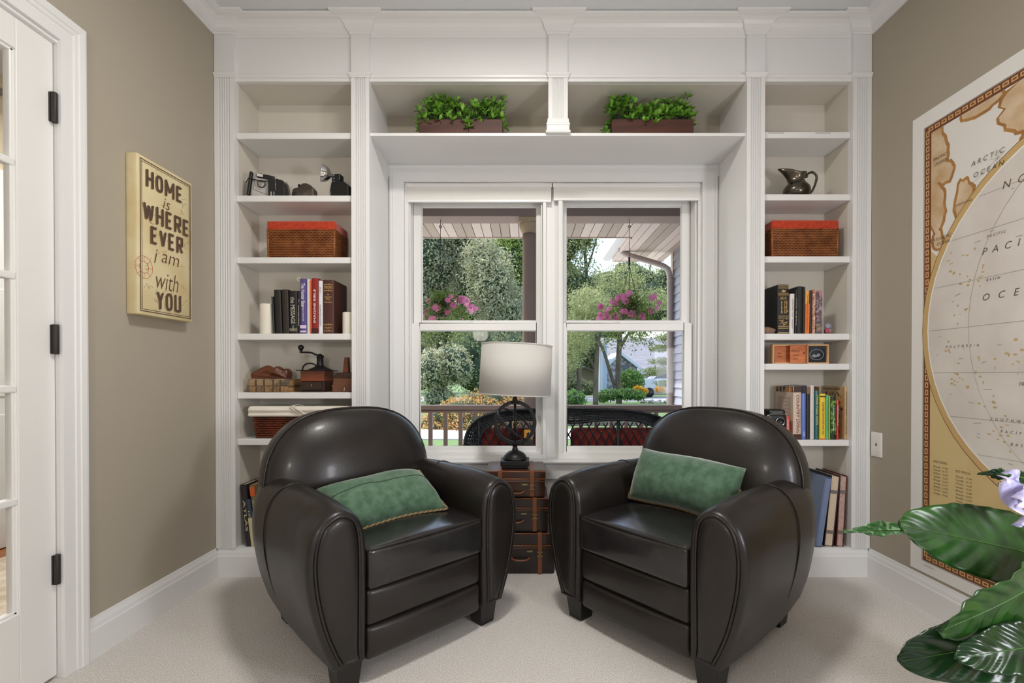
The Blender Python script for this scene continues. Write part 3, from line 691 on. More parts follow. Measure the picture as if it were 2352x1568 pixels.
for s, p0, p1, pc, h in (('is', 376, 392, 470, .042), ('i', 355, 363, 588, .055), ('am', 372, 412, 598, .036), ('with', 359, 410, 647, .070)):
    a, b2 = sp(p0, pc)[0], sp(p1, pc)[0]; zc = sp((p0 + p1) / 2, pc)[1]
    m = MB(); m.text(s, (XS + .0008, (a + b2) / 2, zc), yd, zd, b2 - a, h, bold=-.012, shear=.25); m.build('script_lettering', mat('brown_print', (98, 66, 48), .8), t)
RED = mat('faded_red_print', (196, 92, 74), .85); m = MB(); yc, zc = sp(326, 612)
for r in (.042, .022): m.tube([(XS + .0002, max(yc, -SW / 2 + .004) + .012 + r * math.cos(a), zc + r * math.sin(a)) for a in [2 * PI * i / 40 for i in range(40)]], .0008, 4, closed=True)
for k in range(8): a = PI * k / 4; m.tube([(XS + .0002, max(yc, -SW / 2 + .004) + .012 + .022 * math.cos(a), zc + .022 * math.sin(a)), (XS + .0002, max(yc, -SW / 2 + .004) + .012 + .04 * math.cos(a), zc + .04 * math.sin(a))], .0006, 4)
m.build('red_stamp', RED, t)
rg = random.Random(4); m = MB()
for k in range(60):
    y, z = rg.uniform(-SW / 2 + .03, SW / 2 - .02), rg.uniform(-SH / 2 + .03, SH / 2 - .03); a = rg.uniform(0, 6.28); pts = []
    for j in range(5): pts.append((XS + .0001, max(-SW / 2 + .022, min(SW / 2 - .02, y)), max(-SH / 2 + .022, min(SH / 2 - .022, z)))); a += rg.uniform(-.9, .9); y += .006 * math.cos(a); z += .006 * math.sin(a)
    m.tube(pts, .0005, 4)
m.build('map_scratches', mat('tan_print', (150, 118, 78), .9), t)

# ================================================================== WALL MAP
MZ0, MY = .150, -.262; MW, MH = 2.79, 1.905
t = thing('wall_map', 'large antique style world map poster on the right wall', 'map', (XR, MY, MZ0))
def mp(u, v, k=0): return (-.0035 - .0004 * k, -u, v)
_mc = [0]
def mpoly(m, pts, k):
    _mc[0] = (_mc[0] + 1) % 30; k += _mc[0] * .03; m.add([mp(u, v, k) for u, v in pts], [tuple(range(len(pts)))])
MB().box(-.0035, -.0005, -MW, 0, 0, MH).build('paper_sheet', mat('map_paper', (238, 236, 232), .6), t)
m = MB(); mpoly(m, [(.063, .052), (MW - .063, .052), (MW - .063, MH - .066), (.063, MH - .066)], 1); m.build('border_ground', mat('map_border_brown', (118, 66, 36), .6), t)
m = MB()                                             # chain of links in the border
def chain(u0, v0, u1, v1, wd=.024):
    L = math.hypot(u1 - u0, v1 - v0); n = int(L / .030); dx, dv = (u1 - u0) / L, (v1 - v0) / L; nx, nv = -dv, dx
    for i in range(n):
        s = (i + .5) / n * L; q = lambda a, b2: (u0 + dx * (s + a) + nx * b2, v0 + dv * (s + a) + nv * b2)
        for (a0, b0, a1, b1) in ((-.012, -.008, .012, -.003), (-.012, -.008, -.007, .008), (-.012, .003, .010, .008), (.006, -.003, .011, .008)):
            mpoly(m, [q(a0, b0), q(a1, b0), q(a1, b1), q(a0, b1)], 2)
b0, b1, b2v, b3 = .078, MW - .078, .067, MH - .081
chain(b0, b2v, b0, b3); chain(b0, b3, b1, b3); chain(b0, b2v, b1, b2v); chain(b1, b2v, b1, b3)
m.build('border_chain', mat('map_chain_tan', (214, 168, 112), .6), t)
m = MB()
for d in (.060, .0945): 
    for (a, c, e, f) in ((d, d - .011, d + .0015, MH - d - .003), (MW - d - .0015, d - .011, MW - d, MH - d - .003), (d, d - .011, MW - d, d - .0095), (d, MH - d - .0045, MW - d, MH - d - .003)): mpoly(m, [(a, c), (e, c), (e, f), (a, f)], 3)
m.build('border_rule', mat('map_rule', (70, 44, 30), .7), t)
IN0, IN1, IV0, IV1 = .096, MW - .096, .085, MH - .099
TAN = mat('map_tan_ground', (216, 192, 138), .7, col2=(196, 166, 104), ns=2.2, nd=4, sharp=(.4, .7))
m = MB(); mpoly(m, [(IN0, IV0), (IN1, IV0), (IN1, IV1), (IN0, IV1)], 3); m.build('corner_ground', TAN, t)
# polar inset in the upper corner
m = MB(); ic = (.37, 1.575); ir = .37
pts = [(ic[0] + ir * math.cos(a), ic[1] + ir * math.sin(a)) for a in [PI + .72 * PI * i / 24 for i in range(25)]]
pts = [(max(IN0, u), v) for u, v in pts] + [(1.1, 1.4), (1.1, IV1), (IN0, IV1)]
mpoly(m, pts, 4); m.build('inset_sea', mat('map_sea', (232, 229, 224), .65), t)
def blob(c, ru, rv, seed, n=36, rough=.28):
    return [(c[0] + ru * math.cos(a) * (1 + rough * mnoise.noise(V((math.cos(a) * 1.7, math.sin(a) * 1.7, seed * 3.7))) + .12 * mnoise.noise(V((math.cos(a) * 7, math.sin(a) * 7, seed)))),
             c[1] + rv * math.sin(a) * (1 + rough * mnoise.noise(V((math.cos(a) * 1.7, math.sin(a) * 1.7, seed * 3.7 + 9))) + .12 * mnoise.noise(V((math.cos(a) * 7, math.sin(a) * 7, seed + 5))))) for a in [2 * PI * i / n for i in range(n)]]
def clipbox(p, u0=IN0 + .001, v1=IV1 - .001, vmin=None): return [(max(u0, u), min(v1, v)) for u, v in p]
LANDE = mat('map_land_edge', (186, 136, 74), .65, col2=(160, 110, 58), ns=14); LAND = mat('map_land', (222, 200, 170), .65, col2=(198, 164, 120), ns=12, nd=5)
lands = [((.10, 1.70), .075, .13, 1), ((.12, 1.50), .05, .11, 2), ((.62, 1.72), .27, .115, 3), ((.245, 1.47), .045, .095, 4), ((.50, 1.60), .06, .06, 5), ((.30, 1.80), .09, .04, 6), ((.16, 1.62), .05, .05, 7), ((.13, 1.36), .03, .05, 8), ((.33, 1.40), .02, .014, 9), ((.88, 1.66), .15, .12, 10)]
m = MB(); m2 = MB()
for c, ru, rv, sd in lands:
    mpoly(m, clipbox(blob(c, ru, rv, sd)), 5); mpoly(m2, clipbox(blob(c, ru - .012, rv - .012, sd), IN0 + .001, IV1 - .001), 6)
m.build('land_edge', LANDE, t); m2.build('land', LAND, t)
# the rounded main map: rim, white line, sea
def oval(k, n=28):
    R = .665 - k; cu, cv = .06 + .665, 1.0; p = [(cu + R * math.cos(a), cv + R * 1.0 * math.sin(a)) for a in [PI / 2 + PI * i / n for i in range(n + 1)]]
    return p + [(MW - u, v) for u, v in p[::-1]]
for i, (k, nm, mm) in enumerate(((-.002, 'oval_outline', mat('map_line', (120, 92, 58), .7)), (.001, 'oval_rim', mat('map_rim', (205, 172, 116), .65)), (.024, 'oval_white_line', mat('map_white', (244, 243, 240), .6)), (.030, 'oval_sea', mat('map_sea_relief', (226, 221, 215), .65, col2=(212, 205, 197), ns=5, nd=7)))):
    m = MB(); mpoly(m, oval(k), 7 + i); m.build(nm, mm, t)
inside = lambda u, v: (u - .725) ** 2 + (v - 1.0) ** 2 < .61 ** 2 or .725 < u < MW - .725 and abs(v - 1) < .6
m = MB(); rg = random.Random(9)
for k in range(150):
    cu, cv = rg.choice([(.20, 1.26), (.27, 1.17), (.17, .92), (.30, .87), (.45, .86), (.56, .83), (.20, .80), (.52, .98), (.34, .72), (.24, 1.06), (.40, .62), (.62, .75), (1.2, 1.1), (1.6, .8), (.75, 1.2)])
    u, v = rg.gauss(cu, .035), rg.gauss(cv, .028)
    if inside(u, v): mpoly(m, blob((u, v), rg.uniform(.002, .008), rg.uniform(.002, .006), k, 7, .5), 11)
for c, ru, rv, sd in (((1.35, 1.15), .22, .3, 21), ((1.5, .75), .14, .25, 22), ((2.2, 1.2), .3, .3, 23)): mpoly(m, blob(c, ru, rv, sd, 40), 11)
m.build('islands', mat('map_island', (206, 184, 140), .7, col2=(186, 160, 112), ns=40), t)
m = MB()
def mline(p0, p1, wd=.0013, k=12):
    dx, dv = p1[0] - p0[0], p1[1] - p0[1]; L = math.hypot(dx, dv) or 1; nx, nv = -dv / L * wd / 2, dx / L * wd / 2
    mpoly(m, [(p0[0] + nx, p0[1] + nv), (p1[0] + nx, p1[1] + nv), (p1[0] - nx, p1[1] - nv), (p0[0] - nx, p0[1] - nv)], k)
for v in (1.47, 1.34, 1.17, 1.0, .83, .66, .53):
    us = .725 - math.sqrt(max(0, .63 ** 2 - (v - 1) ** 2)); mline((us, v), (MW - us, v))
for q in (.10, .26, .45, .68):
    pr = None
    for i in range(25):
        a = -1.2 + 2.4 * i / 24; pt = (.725 + q - (.62) * math.cos(a) * (1 - q), 1 + .62 * math.sin(a)); 
        if pr and inside(*pt): mline(pr, pt)
        pr = pt
for k in range(60):
    u, v = rg.uniform(.12, 1.0), rg.uniform(.5, 1.5)
    if inside(u, v): mline((u, v), (u + rg.uniform(.01, .035), v + rg.uniform(-.004, .008)), .0022)
for a in (.5, 1.3, 2.1, 2.9): mline((.37 + .03 * math.cos(a), 1.58 + .03 * math.sin(a)), (.37 - .16 * math.cos(a), 1.58 - .16 * math.sin(a)), .001, 6)
m.build('graticule', mat('map_grey_line', (168, 160, 150), .8), t)
ud, vd = (0, -1, 0), (0, 0, 1); INK = mat('map_ink', (96, 82, 62), .8)
def mtext(s, u, v, h, sp_=0, k=13, w2=None):
    q = MB(); q.text((' ' * sp_).join(s) if sp_ else s, mp(u, v, k), ud, vd, w2, h, shear=.25, bold=-.005); q.build('map_lettering', INK, t)
mtext('ARCTIC', .335, 1.600, .017, 1); mtext('OCEAN', .340, 1.555, .017, 1); mtext('PACIFIC', .140, 1.690, .012); mtext('OCEAN', .145, 1.668, .012); mtext('RUSSIA', .62, 1.70, .018, 2)
mtext('ATLANTIC', .150, 1.365, .012); mtext('OCEAN', .158, 1.345, .012); mtext('GREENLAND', .245, 1.47, .008)
mtext('NORTH', .50, 1.475, .026, 2, 13); mtext('PACIFIC', .44, 1.265, .024, 2); mtext('OCEAN', .44, 1.10, .024, 3); mtext('PACIFIC', .37, 1.315, .009, 1); mtext('BASIN', .36, 1.16, .009, 1)
mtext('SOUTHWEST', .43, .665, .010, 2); mtext('PACIFIC', .44, .625, .010, 2); mtext('BASIN', .46, .585, .010, 2); mtext('FRENCH POLYNESIA', .53, .79, .012); mtext('POLYNESIA', .24, .93, .010, 2)
mtext('SOUTH', .95, .80, .026, 2); mtext('NORTH AMERICA', 1.35, 1.2, .02, 1)
for j, hd in enumerate(('LARGEST COUNTRIES', 'MOST POPULOUS')):
    u0 = .145 + .080 * j; mtext(hd, u0 + .02 * j, .472 - .02 * j, .009, 0, 5, .062)
    for i, nm in enumerate(('Russia', 'Canada', 'China', 'United States', 'Brazil', 'Australia', 'India', 'Argentina', 'Sudan')):
        mtext(nm, u0 - .014 + .02 * j, .452 - .0135 * i - .02 * j, .0075, 0, 5, .032); mtext('%d,%03d' % (17 - i, 75 * i + 100), u0 + .024 + .02 * j, .452 - .0135 * i - .02 * j, .0075, 0, 5, .024)
mtext('COPYRIGHT', .10, .035, .006)
for c, r in (((.225, .255), .075), ((.21, .13), .055), ((.45, .17), .06)):
    m = MB(); m2 = MB(); mpoly(m, [(c[0] + r * math.cos(a), max(IV0, c[1] + r * math.sin(a))) for a in [2 * PI * i / 40 for i in range(40)]], 4); mpoly(m2, [(c[0] + (r - .002) * math.cos(a), max(IV0, c[1] + (r - .002) * math.sin(a))) for a in [2 * PI * i / 40 for i in range(40)]], 5)
    m.build('globe_outline', mat('map_rule', (70, 44, 30), .7), t); m2.build('globe_inset', mat('map_globe', (226, 222, 214), .7, col2=(196, 202, 190), ns=14), t)

# ================================================================== PEACE LILY IN THE FOREGROUND
LEAF = mat('lily_leaf', (24, 58, 17), .33, col2=(38, 80, 24), ns=30, stretch=(1, 1, 1), nd=2, spec=.5)
LEAFD = mat('lily_leaf_dark', (22, 58, 22), .28, col2=(16, 44, 19), ns=30)
RIB = mat('lily_rib', (62, 106, 38), .4)
PX_, PY_ = 1.34, -1.20
t = thing('peace_lily', 'leafy green peace lily in a white pot at the right edge', 'potted plant', (PX_, PY_, 0))
def leaf(base, tip, wd, side, curl=.15, droop=.1, mt=LEAF, prof=None, wav=.006, n=90, nv=16):
    base, tip, side = V(base), V(tip), V(side); ax = tip - base; L = ax.length; ax.normalize(); side = (side - ax * side.dot(ax)).normalized(); nr = ax.cross(side)
    if nr.y > 0: nr = -nr
    vs = []; mid = []
    prof = prof or (lambda s: max(0.0, math.sin(PI * min(1, s ** .9)) ** .52 * (1 - .12 * s)))
    for i in range(n + 1):
        s = i / n; c = base + ax * (L * s) + nr * (droop * L * math.sin(PI * s)) + V((0, 0, -1)) * (droop * .6 * L * s * s); mid.append(c + nr * .0012)
        for j in range(nv + 1):
            q = -1 + 2 * j / nv; hw = wd / 2 * prof(s)
            und = wav * math.sin(s * 17 + q * 2) * abs(q) + .0024 * math.sin(2 * PI * (s * 10 - abs(q) * 1.6)) * min(1, abs(q) * 3)
            vs.append(c + side * (q * hw) + nr * (curl * hw * abs(q) ** 1.5 + und) - ax * (abs(q) * hw * -.25))
    fs = [(i * (nv + 1) + j, i * (nv + 1) + j + 1, (i + 1) * (nv + 1) + j + 1, (i + 1) * (nv + 1) + j) for i in range(n) for j in range(nv)]
    inv = V((-PX_, -PY_, 0)); vs = [v + inv for v in vs]; mid = [v + inv for v in mid]
    mb = MB(); mb.add(vs, fs, True); o = mb.build('leaf', mt, t, recalc=False)
    so = o.modifiers.new('so', 'SOLIDIFY'); so.thickness = .0012
    r = MB(); r.tube(mid[1:-1], .0022, 6, taper=lambda x: 1 - .8 * x); r.build('midrib', RIB, o)
    return o
yq = -1.24
leaf(P(2480, 1300, yq + .10), P(2068, 1200, yq), .185, (0.12, .35, .95), .05, .02)
leaf(P(2250, 1235, yq + .14), P(1940, 1217, yq + .18), .055, (0, .8, .35), .35, .03, mt=mat('lily_leaf_pale', (70, 120, 70), .25, col2=(150, 190, 150), ns=60, sharp=(.5, .6), stretch=(1, 1, .3)))
leaf(P(2470, 1270, yq - .02), P(2160, 1440, yq - .10), .165, (.45, .3, -.85), .10, .04)
leaf(P(2480, 1425, yq + .02), P(2068, 1492, yq - .04), .165, (-.19, .35, .95), .12, .10, mt=LEAFD)
leaf(P(2440, 1480, yq - .06), P(2200, 1500, yq - .12), .100, (.1, .6, .8), .12, .08, mt=LEAFD)
leaf(P(2440, 1380, yq + .12), P(2290, 1505, yq + .06), .11, (.7, .5, .3), .1, .08, mt=LEAFD)
leaf(P(2390, 1112, yq + .06), P(2250, 1082, yq + .04), .030, (0, .6, .7), .2, .06, mt=LEAFD)
leaf(P(2380, 1170, yq + .03), P(2300, 1108, yq + .0), .040, (-.4, .4, .7), .2, .03)
leaf(P(2500, 1220, yq + .2), P(2330, 1130, yq + .14), .10, (-.4, .4, .7), .1, .03, mt=LEAFD)
POT = mat('white_glazed_pot', (232, 232, 230), .25)
MB().lathe([(.072, .305), (.090, .40), (.098, .47), (.101, .475), (.097, .475), (.090, .45), (.0, .445)], 40).build('pot', POT, t)
MB().lathe([(0, .4455), (.088, .4455), (.088, .452), (0, .455)], 32).build('soil', mat('potting_soil', (56, 44, 36), .95, col2=(36, 28, 24), ns=60, bump=.6, bs=80), t)
m = MB(); rg = random.Random(3)
for k in range(9):
    a = k * .7; q = V(rg.choice([tuple(P(2480, 1300, yq + .1)), tuple(P(2470, 1270, yq)), tuple(P(2480, 1425, yq + .02)), tuple(P(2440, 1480, yq - .06)), tuple(P(2390, 1112, yq + .06)), tuple(P(2500, 1220, yq + .2))])) - V((PX_, PY_, 0))
    m.tube(spline([(.03 * math.cos(a), .03 * math.sin(a), .445), (.05 * math.cos(a), .05 * math.sin(a), .52), tuple(q)], 6), .004, 6)
m.build('stem', RIB, t)
PETAL = mat('lavender_petal', (206, 200, 236), .35, col2=(120, 124, 170), ns=22, nd=4, sharp=(.45, .7))
fl = MB()
for k, (a, b2, wd, s) in enumerate(((P(2362, 1178, yq), P(2300, 1100, yq - .02), .055, (.4, .3, .9)), (P(2362, 1120, yq + .01), P(2312, 1092, yq - .01), .05, (.2, .5, .8)), (P(2375, 1180, yq - .02), P(2340, 1205, yq - .03), .05, (.9, .2, .4)), (P(2385, 1130, yq - .02), P(2335, 1150, yq - .05), .05, (.2, .3, .9)))):
    a, b2 = V(a) - V((PX_, PY_, 0)), V(b2) - V((PX_, PY_, 0)); ax = b2 - a; sd = V(s).normalized(); nr = ax.cross(sd).normalized()
    vs = []
    for i in range(9):
        x = i / 8
        for j in range(7):
            q = -1 + j / 3; hw = wd / 2 * math.sin(PI * min(.97, .1 + .85 * x)) ** .6; vs.append(a + ax * x + sd * q * hw + nr * (.012 * math.sin(x * 5 + q * 2)))
    fl.add(vs, [(i * 7 + j, i * 7 + j + 1, (i + 1) * 7 + j + 1, (i + 1) * 7 + j) for i in range(8) for j in range(6)], True)
fo = fl.build('flower', PETAL, t, recalc=False); so = fo.modifiers.new('so', 'SOLIDIFY'); so.thickness = .001; fo['label'] = 'lavender and white flower'
ps = thing('plant_stand', 'black plant stand under the peace lily pot', 'plant stand', (PX_, PY_, 0))
MB().lathe([(0, .285), (.105, .285), (.105, .304), (0, .304)], 32).build('top', BLACKWOOD, ps)
for k in range(3): a = 2 * PI * k / 3 + .4; MB().tube([(.09 * math.cos(a), .09 * math.sin(a), .288), (.11 * math.cos(a), .11 * math.sin(a), .0)], .010, 8).build('leg', BLACKWOOD, ps)
# ================================================================== THINGS ON THE SHELVES
XD_, ZD_ = (1, 0, 0), (0, 0, 1)
_cm = {}
def cmat(col, rough=.5):
    k = tuple(col); 
    if k not in _cm: _cm[k] = mat('book_cloth_%d_%d_%d' % k, col, rough, bump=.04, bs=300)
    return _cm[k]
def book(label, px0, px1, pyt, zs, col, group, y0=.022, depth=.15, lean=0.0, title=None, tcol=WHITEINK, tw=.62, th=.6, toff=0.0, bands=(), soft=False, crown=None, yaw=0.0, stand=None, two=None, page=PAPER, name='book'):
    """spine towards the room; lean tilts it about its bottom edge, bands are (height fraction, thickness, material) strips on the spine"""
    x0, x1 = fx(px0, y0), fx(px1, y0); w2 = x1 - x0; h = fz(pyt, y0) - zs
    t = thing(name, label, 'book', ((x0 + x1) / 2, y0, zs + .0006 + abs(math.sin(lean)) * w2 / 2), 0, group)
    t.rotation_euler = (0, lean, yaw)
    cm = cmat(col, .35 if soft else .55); a = w2 / 2; bt = min(.0028, w2 * .2); ov = 0 if soft else .003
    m = MB(); rr = min(.004, w2 * .25)
    pts = [(-a, depth), (-a, rr), (-a * .7, .0), (0, -.0012), (a * .7, 0), (a, rr), (a, depth), (a - bt, depth), (a - bt, rr + bt), (-a + bt, rr + bt), (-a + bt, depth)]
    m.prism(pts, 'z', 0, h); m.build('cover', cm, t, bevel=.0006)
    MB().box(-a + bt * .95, a - bt * .95, rr + bt * .8, depth - ov, ov, h - ov).build('page_block', page, t)
    if title:
        tt = title if isinstance(title, (list, tuple)) else [(title, toff, tw, th, tcol)]
        for s, off, tw2, th2, tc in tt:
            m = MB(); up = s == 'IMAGINE BIBLE'; m.text(s, (0, -.0022, h * (.5 + off)), (0, 0, 1 if up else -1), (-1 if up else 1, 0, 0), h * tw2, w2 * th2, bold=.008); m.build('spine_title', tc, t)
    for k, (f0, f1, bm_) in enumerate(bands):
        m = MB(); m.box(-a * .92, a * .92, -.0017, .0012, h * f0, h * f1); m.build('spine_band', bm_, t)
    return t, w2, h, depth
G = 'books standing on the bookcase shelves'
z4 = SL[3]; z5 = SL[4]; z6 = SL[5]
YBX = .016
WAX = mat('candle_wax', (232, 226, 212), .5); WICK = mat('candle_wick', (60, 50, 40), .9)
def candle(label, pxc, r, h, zs, y):
    t = thing('pillar_candle', label, 'candle', (fx(pxc, y), y, zs + .0004), 0, 'pillar candles')
    MB().lathe([(r * .98, 0), (r, .003), (r, h - .003), (r * .96, h), (r * .6, h - .004), (0, h - .006)], 36).build('wax', WAX, t)
    MB().tube([(0, 0, h - .008), (.001, 0, h + .008)], .0012, 6).build('wick', WICK, t)
candle('taller white pillar candle left of the black books', 615, .0345, .149, z4, .055)
candle('shorter white pillar candle right of the thick brown book', 802, .030, .106, z4, .040)
gp = GOLD
book('thin black booklet leaning beside the tall white candle', 627, 632, 681, z4, (24, 22, 21), G, lean=math.radians(-2.5), depth=.13, soft=True)
book('plain black book next to the thin black booklet', 632.5, 648, 666, z4, (27, 25, 23), G, lean=math.radians(-2.2), depth=.14)
book('worn dark brown book between the two black books', 649.5, 664, 665, z4, (44, 36, 30), G, lean=math.radians(-1.6), depth=.14, page=cmat((150, 120, 90)))
book('black book with silver lettering down its spine', 665, 684, 668, z4, (20, 19, 19), G, lean=math.radians(-.9), depth=.145, title=[('the MESSAGE', .04, .62, .52, SILVERINK), ('NavPress', -.36, .12, .2, SILVERINK)], bands=[(.06, .13, mat('spine_grey', (120, 112, 96), .5))])
book('narrow black book with a moon mark beside the purple book', 684.5, 690.5, 668, z4, (22, 20, 20), G, lean=math.radians(-.5), depth=.145, title='* moon', tcol=SILVERINK)
pb_ = book('purple book with white lettering down its spine', 689.5, 704.5, 640.5, z4, (86, 72, 140), G, depth=.16, soft=True, title=[('The Hunter Bear', .20, .44, .55, WHITEINK), ('looking on beyond the', -.12, .3, .3, WHITEINK)], bands=[(.10, .16, mat('lilac_print', (220, 205, 230), .6)), (.03, .06, mat('lilac_print', (220, 205, 230), .6))])
t, w2, h, d = pb_; m = MB(); m.tube([(-w2 * .5 - .004 + .007 * math.cos(q), -.003, h - .004 + .009 * math.sin(q)) for q in [i * .5 for i in range(11)]], .0022, 6); m.build('bookmark_tassel', mat('tassel_gold', (206, 190, 140), .6), t)
t, w2, h, d = book('white spiral bound notebook beside the purple book', 705, 711.5, 641, z4, (226, 222, 214), G, depth=.16, soft=True)
m = MB()
for k in range(34): m.tube([(.0 + .0045 * math.cos(q), -.001 + .004 * math.sin(q), .004 + k * (h - .008) / 33) for q in [2 * PI * i / 8 for i in range(8)]], .0006, 4, closed=True)
m.build('wire_spiral', mat('spiral_wire', (190, 188, 185), .3, metal=.7), t)
book('thin orange booklet between the spiral notebook and the red book', 712, 715.5, 644, z4, (212, 106, 58), G, depth=.155, soft=True)
book('red book with white capitals down its spine', 715.8, 731, 639, z4, (138, 32, 28), G, depth=.17, title=[('IMAGINE BIBLE', .0, .60, .32, WHITEINK)], bands=[(.0, .10, cmat((60, 20, 20)))])
book('slim white book with small dark lettering', 731.5, 741, 645, z4, (226, 226, 230), G, depth=.165, soft=True, title=[('THE MASTER STUDENT', -.15, .42, .25, DARKINK), ('STUDY', .32, .12, .25, DARKINK)])
t, w2, h, d = book('thick dark brown reference book with gold ornaments', 742, 767, 643, z4, (72, 34, 27), G, depth=.172, title=None)
m = MB()
for s, zf, tw2, hh in (('STRONG', .86, .76, .05), ('the', .73, .2, .028), ('Exhaustive', .685, .62, .032), ('Bible', .645, .4, .03), ('Concordance', .59, .7, .028), ('NELSON', .115, .62, .03)): m.text(s, (0, -.002, h * zf), XD_, ZD_, w2 * tw2, h * hh, bold=.01)
m.build('spine_title', GOLD, t); m = MB()
for zf in (.91, .80, .17, .055):
    for k in range(-4, 5): m.add([(k * w2 * .095 - .0016, -.0019, h * zf), (k * w2 * .095, -.0019, h * zf - .004), (k * w2 * .095 + .0016, -.0019, h * zf), (k * w2 * .095, -.0019, h * zf + .008 * (1 - abs(k) * .18))], [(0, 1, 2, 3)])
m.build('gold_ornament', GOLD, t)
# a little gold tassel knob above the purple book
# ---- right book row (fourth shelf)
G2 = G; z4r = SR[3]
t, w2, h, d = book('large black book with gold lettering and a crown on its spine', 1786, 1811.5, 654, z4r, (22, 21, 24), G2, depth=.165, bands=[(.965, .980, GOLD), (.925, .938, GOLD), (.82, .832, GOLD), (.785, .797, GOLD), (.355, .367, GOLD), (.315, .327, GOLD), (.15, .162, GOLD), (.11, .122, GOLD), (.02, .032, GOLD)])
m = MB(); m.add([(x * w2, -.002, h * z) for x, z in ((-.2, .90), (-.1, .872), (0, .905), (.1, .872), (.2, .90), (.14, .845), (-.14, .845))], [(0, 1, 6), (1, 2, 3), (3, 4, 5), (1, 3, 5, 6)])
rg = random.Random(12)
for k in range(7): m.box(-w2 * .28 + k * w2 * .085, -w2 * .28 + k * w2 * .085 + w2 * .03, -.002, .0, h * .695, h * (.72 + .02 * rg.random())); m.box(-w2 * .28 + k * w2 * .085, -w2 * .28 + k * w2 * .085 + w2 * .07, -.002, 0, h * .74, h * .75)
for j, x in enumerate((-.22, .06, .24)):
    for k in range(10): m.box(w2 * x, w2 * (x + rg.uniform(.06, .16)), -.002, 0, h * (.42 + .026 * k), h * (.42 + .026 * k + .014))
for k in range(26): x = rg.uniform(-.38, .28); z = rg.uniform(.18, .30); m.box(w2 * x, w2 * (x + .09), -.002, 0, h * z, h * (z + .012))
m.build('gold_lettering', GOLD, t)
book('white book with grey lettering beside the large black book', 1813.5, 1824, 675, z4r, (222, 216, 214), G2, depth=.14, lean=math.radians(.8), soft=True, title=[('LESSONS FOR TODAY', .0, .75, .3, mat('grey_print', (130, 124, 120), .7))])
t, w2, h, d = book('thin black patterned notebook right of the white book', 1825, 1829.5, 666, z4r, (40, 36, 38), G2, depth=.15, lean=math.radians(1.2), title='notes of grace', tcol=SILVERINK)
book('wide plain black book in the middle of the right row', 1830, 1842.5, 658, z4r, (26, 28, 28), G2, depth=.15, lean=math.radians(1.0))
book('narrow plain black book left of the orange book', 1843, 1848, 659, z4r, (20, 21, 24), G2, depth=.15, lean=math.radians(.8))
book('orange and yellow book with small dark lettering', 1848, 1858, 668.5, z4r, (232, 164, 78), G2, depth=.14, lean=math.radians(.9), soft=True, title=[('The Classic Guide to Herbal Teas', .0, .85, .3, mat('rust_print', (150, 70, 40), .7))], bands=[(.0, .7, mat('orange_spine', (226, 122, 52), .5))])
book('dark grey book between the orange and the copper book', 1859, 1864, 667, z4r, (52, 46, 44), G2, depth=.14, lean=math.radians(.6))
book('copper and cream book with worn edges', 1864.5, 1871.5, 666, z4r, (158, 84, 62), G2, depth=.14, lean=math.radians(.5), bands=[(.0, .98, mat('cream_spine_strip', (226, 196, 172), .6, col2=(150, 70, 50), ns=90))])
t, w2, h, d = book('grey patterned book with a pink flower bookmark', 1873, 1887.5, 672, z4r, (92, 80, 88), G2, depth=.13, lean=math.radians(.3), bands=[(.06, .24, mat('beige_print', (176, 150, 118), .7, col2=(92, 80, 88), ns=60)), (.3, .9, mat('mauve_pattern', (112, 86, 92), .7, col2=(170, 160, 172), ns=70, sharp=(.5, .62)))])
m = MB(); rg = random.Random(5)
for k in range(12): m.ico((rg.uniform(-.008, .010), rg.uniform(-.006, .01), h + rg.uniform(-.018, .008)), (.006, .004, .007), 1, .4, 2, k)
m.build('flower_bookmark', mat('pink_bookmark', (198, 132, 140), .7), t)
rock = thing('rock', 'brown rounded rock in front of the large black book', 'rock', (fx(1758, .03), .016, z4r))
MB().ico((0, 0, .012), (.038, .015, .020), 3, .35, 1.6, 3, flatten=-.0115).build('stone', mat('sandstone', (150, 118, 98), .8, col2=(112, 90, 76), ns=30, bump=.3, bs=60), rock)
t = thing('trinket', 'small pink and blue trinket right of the flower bookmark book', 'ornament', (fx(1900, .04), .04, z4r))
MB().ico((.004, 0, .016), (.018, .016, .017), 2, .3, 2, 2, flatten=-.0155).build('shell', mat('tan_shell', (170, 136, 118), .6, col2=(140, 104, 92), ns=60), t)
MB().ico((.0, -.004, .038), (.015, .013, .015), 2, .35, 2.5, 4).build('blue_bead', mat('blue_glass', (112, 118, 150), .3, col2=(176, 170, 180), ns=70), t)
MB().ico((-.010, -.012, .016), (.010, .008, .013), 2, .2, 2, 6).build('pink_bead', mat('pink_glass', (190, 62, 106), .25), t)
# ---- sixth shelf right
z6r = SR[5]
t, w2, h, d = book('thick cream reference book titled COUNTRY LIVING', 1823, 1841.5, 887, z6r, (214, 196, 178), G2, y0=.014, depth=.17, title=[('COUNTRY LIVING', -.02, .72, .36, mat('maroon_print', (120, 44, 40), .6))], bands=[(0, .10, cmat((74, 34, 26))), (.885, 1.0, cmat((66, 42, 32)))])
m = MB(); a = w2 / 2
m.text('The Encyclopedia of', (a * .55, -.0017, h * .4), (0, 0, -1), (1, 0, 0), h * .36, w2 * .16)
for k in range(26): z = h * (.78 - .023 * k); x0 = .012; m.add([(-a - .0004, x0 + .01, z), (-a - .0004, x0 + .06 + .03 * math.sin(k * 2.1), z), (-a - .0004, x0 + .06 + .03 * math.sin(k * 2.1), z + .0014), (-a - .0004, x0 + .01, z + .0014)], [(0, 1, 2, 3)]); m.add([(-a - .0004, .10, z), (-a - .0004, .145, z), (-a - .0004, .145, z + .0014), (-a - .0004, .10, z + .0014)], [(0, 1, 2, 3)])
